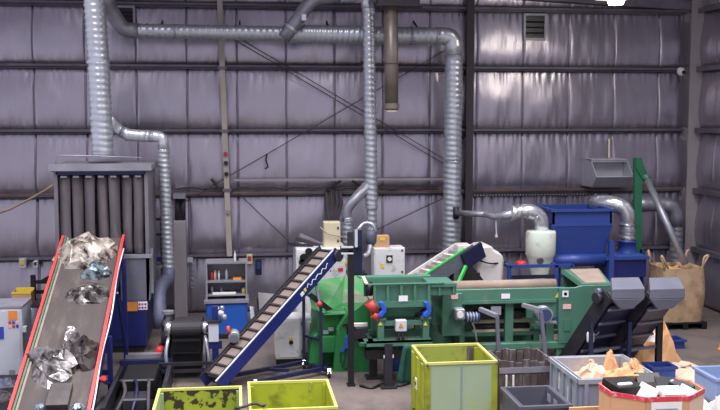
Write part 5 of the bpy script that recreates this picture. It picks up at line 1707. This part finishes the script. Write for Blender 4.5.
# plastic stacking crates
def crate(name, label, x0, x1, y0, y1, z0, h, m, m2, cat='crate'):
    t = thing(name, label, cat, ((x0 + x1) / 2, (y0 + y1) / 2, z0))
    th = .025
    B('front_wall', m, t, x0, x1, y0, y0 + th, z0, z0 + h)
    B('rear_wall', m, t, x0, x1, y1 - th, y1, z0, z0 + h)
    B('side_wall', m, t, x0, x0 + th, y0 + th, y1 - th, z0, z0 + h)
    B('side_wall', m, t, x1 - th, x1, y0 + th, y1 - th, z0, z0 + h)
    B('crate_floor', m2, t, x0 + th, x1 - th, y0 + th, y1 - th, z0, z0 + .02)
    r = .03
    for d in ((x0 - r, x1 + r, y0 - r, y0 + .01), (x0 - r, x1 + r, y1 - .01, y1 + r), (x0 - r, x0 + .01, y0, y1), (x1 - .01, x1 + r, y0, y1)):
        B('rim', m, t, *d, z0 + h - .035, z0 + h)
    return t
t = crate('plastic_crate', 'dark grey plastic crate standing before the dark plank crate', 3.42, 4.03, 11.12, 11.95, 0, .60, 'grey_plastic_dark', 'grey_plastic_dark')
for k in range(3):
    yy = 11.25 + k * .25
    B('side_window', 'grey_plastic', t, 4.0, 4.008, yy, yy + .14, .42, .52)
B('hand_grip', 'grey_plastic_dark', t, 3.6, 3.85, 11.105, 11.121, .44, .5)

t = thing('pallet_box', 'grey ribbed plastic pallet box filled with brown paper', 'pallet box', (4.8, 12.2, 0))
x0, x1, y0, y1, h = 4.30, 5.33, 11.5, 12.65, .80
th = .04
B('front_wall', 'grey_plastic', t, x0, x1, y0, y0 + th, .12, h, bevel=.008)
B('rear_wall', 'pallet_box', t, x0, x1, y1 - th, y1, .12, h, bevel=.008)
B('side_wall', 'pallet_box', t, x0, x0 + th, y0 + th, y1 - th, .12, h)
B('side_wall', 'pallet_box', t, x1 - th, x1, y0 + th, y1 - th, .12, h)
B('box_floor', 'grey_plastic', t, x0, x1, y0, y1, .08, .12)
for xx in (x0, (x0 + x1) / 2 - .06, x1 - .12):
    B('runner', 'grey_plastic_dark', t, xx, xx + .12, y0, y1, 0, .08)
r = .03
for d in ((x0 - r, x1 + r, y0 - r, y0 + .02), (x0 - r, x1 + r, y1 - .02, y1 + r), (x0 - r, x0 + .02, y0, y1), (x1 - .02, x1 + r, y0, y1)):
    B('rim', 'pallet_box', t, *d, h - .06, h)
for k in range(5):
    yy = y0 + .05 + (y1 - y0 - .15) * k / 4
    B('side_rib', 'grey_plastic', t, x0 - .03, x0, yy, yy + .05, .12, h - .06)
for k in range(5):
    xx = x0 + .05 + (x1 - x0 - .15) * k / 4
    B('front_rib', 'grey_plastic', t, xx, xx + .05, y0 - .03, y0, .12, h - .06)
for k in range(2):
    c_ = y0 + .3 + k * .48
    B('label_remnant', 'paper_white', t, x0 - .006, x0, c_, c_ + .14, .35 + .1 * k, .58 + .1 * k)

# brown paper inside: separate crumpled pieces
fr0 = lambda x, y, z: frame((x, y, z), (1, 0, 0), (0, 1, 0))
tag(MB().box(x0 + .05, x1 - .05, y0 + .05, y1 - .05, .125, .60).build('paper_fill', 'brown_paper'), 'packed brown paper filling the grey pallet box', 'paper')
def paperpiece(label, m_, x, y, z, la, lb, hgt, seed, spiky=.3, name='paper_piece'):
    crumple(name, label, m_, fr0(x, y, z), 0, 0, la, lb, hgt, seed, cat='paper', spiky=spiky)
paperpiece('pink wrapping paper sheet at the ribbed side of the pallet box', 'pink_paper', 4.62, 12.0, .595, .28, .26, .30, 51)
paperpiece('upright twist of brown paper rising from the pallet box', 'brown_paper', 5.05, 12.35, .595, .12, .11, .40, 53, .2)
paperpiece('flat crumpled brown paper in the middle of the pallet box', 'brown_paper', 4.95, 12.0, .595, .3, .22, .22, 55)
paperpiece('large tan paper bag bulging over the pallet box edge', 'brown_paper', 5.12, 11.78, .60, .25, .2, .34, 57)
paperpiece('pale torn paper beside the upright twist in the pallet box', 'paper_white', 4.82, 12.3, .595, .14, .12, .2, 59)

# octagonal carton
t = thing('octagonal_carton', 'large octagonal cardboard carton with red tape along its rim', 'carton', (4.85, 10.55, 0))
cx, cy, zt = 4.86, 10.64, .93
rx, ry = .565, .42
oc = [(cx + rx * a, cy + ry * b) for a, b in ((-1, .45), (-1, -.35), (-.45, -1), (.45, -1.05), (1, -.4), (1, .42), (.45, 1), (-.45, 1))]
n_ = len(oc)
for i in range(n_):
    a, b = oc[i], oc[(i + 1) % n_]
    MB().plate([(a[0], a[1], 0), (b[0], b[1], 0), (b[0], b[1], zt), (a[0], a[1], zt)], .018).build('carton_panel', 'cardboard' if i in (0, 1, 7, 6) else 'cardboard_pale' if i in (3,) else 'cardboard', t)
    MB().plate([(a[0] + (a[0] - cx) * .02, a[1] + (a[1] - cy) * .02, zt - .05), (b[0] + (b[0] - cx) * .02, b[1] + (b[1] - cy) * .02, zt - .05),
                (b[0] + (b[0] - cx) * .02, b[1] + (b[1] - cy) * .02, zt + .004), (a[0] + (a[0] - cx) * .02, a[1] + (a[1] - cy) * .02, zt + .004)], .012).build('tape_edge', 'tape_red', t)
MB().prism([(a, b, 0) for a, b in oc], (0, 0, .03)).build('carton_floor', 'cardboard', t)
MB().prism([(cx + (a - cx) * .95, cy + (b - cy) * .95, .03) for a, b in oc], (0, 0, .72)).build('packed_layer', 'black', t)
fm = ((V(*oc[2], 0) + V(*oc[1], 0)) / 2)
a_, b_ = V(*oc[2], 0), V(*oc[3], 0)
d_ = (b_ - a_).normalized()
nn_ = V(d_.y, -d_.x, 0)
s0 = a_ + d_ * .06 + nn_ * .014
MB().plate([s0 + V(0, 0, zt - .45), s0 + d_ * .36 + V(0, 0, zt - .45), s0 + d_ * .36 + V(0, 0, zt - .06), s0 + V(0, 0, zt - .06)], .006).build('paper_label', 'paper_white', t)
for k in range(3):
    q0 = s0 + nn_ * .004 + d_ * .05
    zz = zt - .15 - k * .06
    MB().plate([q0 + V(0, 0, zz), q0 + d_ * (.26 - .05 * k) + V(0, 0, zz), q0 + d_ * (.26 - .05 * k) + V(0, 0, zz + .015), q0 + V(0, 0, zz + .015)], .003).build('print_line', 'steel_grey', t)

# waste inside the carton
def slab_item(name, label, m_, cx_, cy_, cz_, sx, sy, sz, rz, tx, ty, cat):
    R_ = Matrix.Rotation(rz, 3, 'Z') @ Matrix.Rotation(tx, 3, 'X') @ Matrix.Rotation(ty, 3, 'Y')
    c = V(cx_, cy_, cz_)
    q = [c + R_ @ V(a * sx / 2, b * sy / 2, d * sz / 2) for d in (-1, 1) for a, b in ((-1, -1), (1, -1), (1, 1), (-1, 1))]
    o = MB().hexa(q).build(name, m_, bevel=.008)
    return tag(o, label, cat)
zz = .80
slab_item('cassette_case', 'big black plastic case with pale slot in the octagonal carton', 'black', 4.53, 10.72, .88, .36, .34, .20, .25, .12, .05, 'case')
slab_item('paper_slip', 'pale paper slip lying on the big black case', 'paper_white', 4.52, 10.62, .975, .20, .05, .03, .3, .1, .05, 'paper')
slab_item('cassette_case', 'tilted black case in the middle of the octagonal carton', 'black', 4.92, 10.86, .92, .30, .26, .08, -.15, .5, .0, 'case')
slab_item('cassette_case', 'flat black case with label strip before the tilted case', 'black', 4.84, 10.64, .86, .24, .22, .16, .1, .15, .0, 'case')
slab_item('cassette_case', 'black ribbed case leaning at the end rim of the carton', 'dark_steel', 5.24, 10.64, .88, .12, .30, .16, .5, .1, -.3, 'case')
slab_item('cassette_case', 'black case packed behind the white boxes in carton', 'black', 5.10, 10.80, .88, .26, .22, .14, -.2, .3, .1, 'case')
slab_item('white_carton', 'flat white carton lying on top of the black cases', 'paper_white', 5.02, 10.46, .90, .30, .20, .08, .12, .25, .05, 'box')
slab_item('white_sheet', 'folded white sheet standing between the black cases', 'paper_white', 4.73, 10.50, .87, .03, .26, .24, .5, .2, .5, 'paper')
slab_item('white_sheet', 'pointed white card beside the flat white carton', 'paper_white', 5.20, 10.46, .87, .03, .2, .2, .7, .3, .6, 'paper')
slab_item('cardboard_flap', 'brown cardboard flap sticking out between the black cases', 'cardboard', 4.73, 10.93, .90, .16, .03, .22, .2, .3, .1, 'cardboard')
crumple('blue_film', 'small shiny pale blue film among the black cases', 'teal_film', fr0(5.18, 10.74, .94), 0, 0, .06, .05, .07, 71)

# cardboard pieces, white heap
tag(MB().box(3.98, 4.5, 10.98, 11.01, 0, .60).build('cardboard_sheet', 'cardboard'), 'plain brown cardboard sheet standing before the pallet box', 'cardboard')
paperpiece('white paper heap between octagonal carton and blue-grey crate', 'paper_white', 5.98, 12.1, .0, .5, .6, .52, 73, .2, 'paper_heap')
paperpiece('low white paper heap in front of the blue-grey crate', 'paper_white', 5.95, 11.0, .0, .42, .6, .66, 74, .2, 'paper_heap')
paperpiece('white film heap beside the navy crate', 'paper_white', 6.78, 13.4, .0, .55, .45, .14, 75, .2, 'paper_heap')
paperpiece('tan paper sheet lying past the navy crate on the floor', 'cardboard_pale', 7.1, 14.35, .0, .5, .75, .16, 76, .25, 'paper_heap')
paperpiece('tall heap of tan paper leaning under the discharge conveyor', 'brown_paper', 7.0, 15.4, .0, .45, .4, .75, 77, .2, 'paper_heap')
paperpiece('white paper piece on the tall tan heap', 'paper_white', 6.85, 15.05, .40, .14, .10, .22, 78, .2)
paperpiece('crushed tan carton beside the tall paper heap', 'cardboard_pale', 7.2, 15.6, .0, .22, .2, .95, 79, .2)

t = crate('navy_crate', 'small open navy crate standing by the conveyor leg', 6.30, 6.66, 13.75, 14.05, .06, .24, 'blue_crate', 'black')
B('skid', 'paper_white', t, 6.3, 6.66, 13.76, 14.05, 0, .06)
g = ground(674, 349)
t = crate('navy_crate', 'small shallow blue crate alone on the floor towards the bag', g.x - .17, g.x + .2, g.y, g.y + .35, 0, .16, 'blue_crate', 'blue_crate')

t = crate('stacking_crate', 'blue-grey stacking crate with dark lettering', A(713, 385, 12.5).x, A(713, 385, 12.5).x + 1.0, 12.4, 13.05, .14, .34, 'blue_grey_plastic', 'grey_plastic')
xx = A(713, 385, 12.5).x
B('hand_grip', 'grey_plastic_dark', t, xx + .06, xx + .2, 12.385, 12.401, .39, .42)
text_part('DEMS', 'lettering', 'ink', t, (xx + .10, 12.392, .27), (1, 0, 0), (0, 0, 1), .09)
t = crate('stacking_crate', 'lower blue-grey crate carrying the lettered crate', xx + .02, xx + .98, 12.42, 13.03, 0, .14, 'grey_plastic', 'grey_plastic')
# orange marker at the side
g = ground(719, 350)
tag(MB().lathe((g.x + .05, g.y, 0), [(.08, 0), (.08, .02), (.04, .05), (.03, .14), (.01, .18)], 12).build('marker_cone', 'orange', smooth=True), 'small orange floor marker on the bare concrete', 'marker')

# ================================================================ HIGH-BAY LAMP
t = thing('high_bay_lamp', 'glowing high-bay lamp with white shade below the roof beam', 'lamp', A(614, 2, 17.0))
c_ = A(616, -1, 17.0)
MB().lathe(c_, [(.13, -.10), (.15, -.04), (.12, .06), (.06, .1)], 16).build('bulb', 'lamp_glow', t, smooth=True)
MB().lathe(c_, [(.26, .0), (.22, .14), (.12, .26), (.06, .40)], 18, cap=False).build('shade', 'white_plastic', t, smooth=True)
p, q = A(597, 3, 17.0), A(606, -2, 17.0)
B('ballast', 'white_plastic', t, p.x, q.x + .05, 16.9, 17.1, q.z - .03, q.z + .12)
MB().cyl(c_ + V(0, 0, .38), c_ + V(0, 0, 2.2), .012, 6).build('hanging_rod', 'dark_steel', t)
l = bpy.data.lights.new('high_bay_light', 'POINT')
l.energy = 60
l.shadow_soft_size = .15
l.color = (1, .93, .8)
lo = bpy.data.objects.new('high_bay_light', l)
COL.objects.link(lo)
lo.location = c_ - V(0, 0, .12)

# ================================================================ SUB-PARTS
# pieces that sit on a part of their thing hang under that part
NEST = {'motor_cap': 'motor', 'gear_cover': 'gearbox', 'cooling_fin': 'motor', 'hinge': 'door', 'latch': 'door', 'dial': 'dial_plate', 'dial_plate': None,
        'rotary_switch': 'door', 'switch_plate': 'door', 'display': 'door', 'door_handle': 'door', 'rating_plate': 'door', 'pictogram': 'sticker',
        'emblem_disc': 'emblem', 'lens': 'dome', 'foot_plate': 'leg', 'foot': 'leg', 'window_pane': 'window_frame', 'rim_bolt': 'rim', 'cleat': 'belt',
        'rib': 'underside_panel', 'side_window': 'side_wall', 'print_line': 'paper_label', 'post_cap': 'post', 'strap_weight': 'hanging_strap',
        'label_plate': 'door', 'end_ring': 'pipe_body', 'bearing': 'head_roller'}
def centre(o):
    n = len(o.data.vertices)
    return sum((v.co for v in o.data.vertices), Vector()) / max(1, n)
for root in [o for o in COL.objects if o.type == 'EMPTY' and o.parent is None]:
    kids = [o for o in COL.objects if o.parent == root and o.type == 'MESH']
    moved = set()
    for k in kids:
        want = NEST.get(k.name.split('.')[0])
        if not want:
            continue
        cand = [p for p in kids if p.name.split('.')[0] == want and p.name not in moved]
        if cand:
            ck = centre(k)
            k.parent = min(cand, key=lambda p: (centre(p) - ck).length)
            moved.add(k.name)
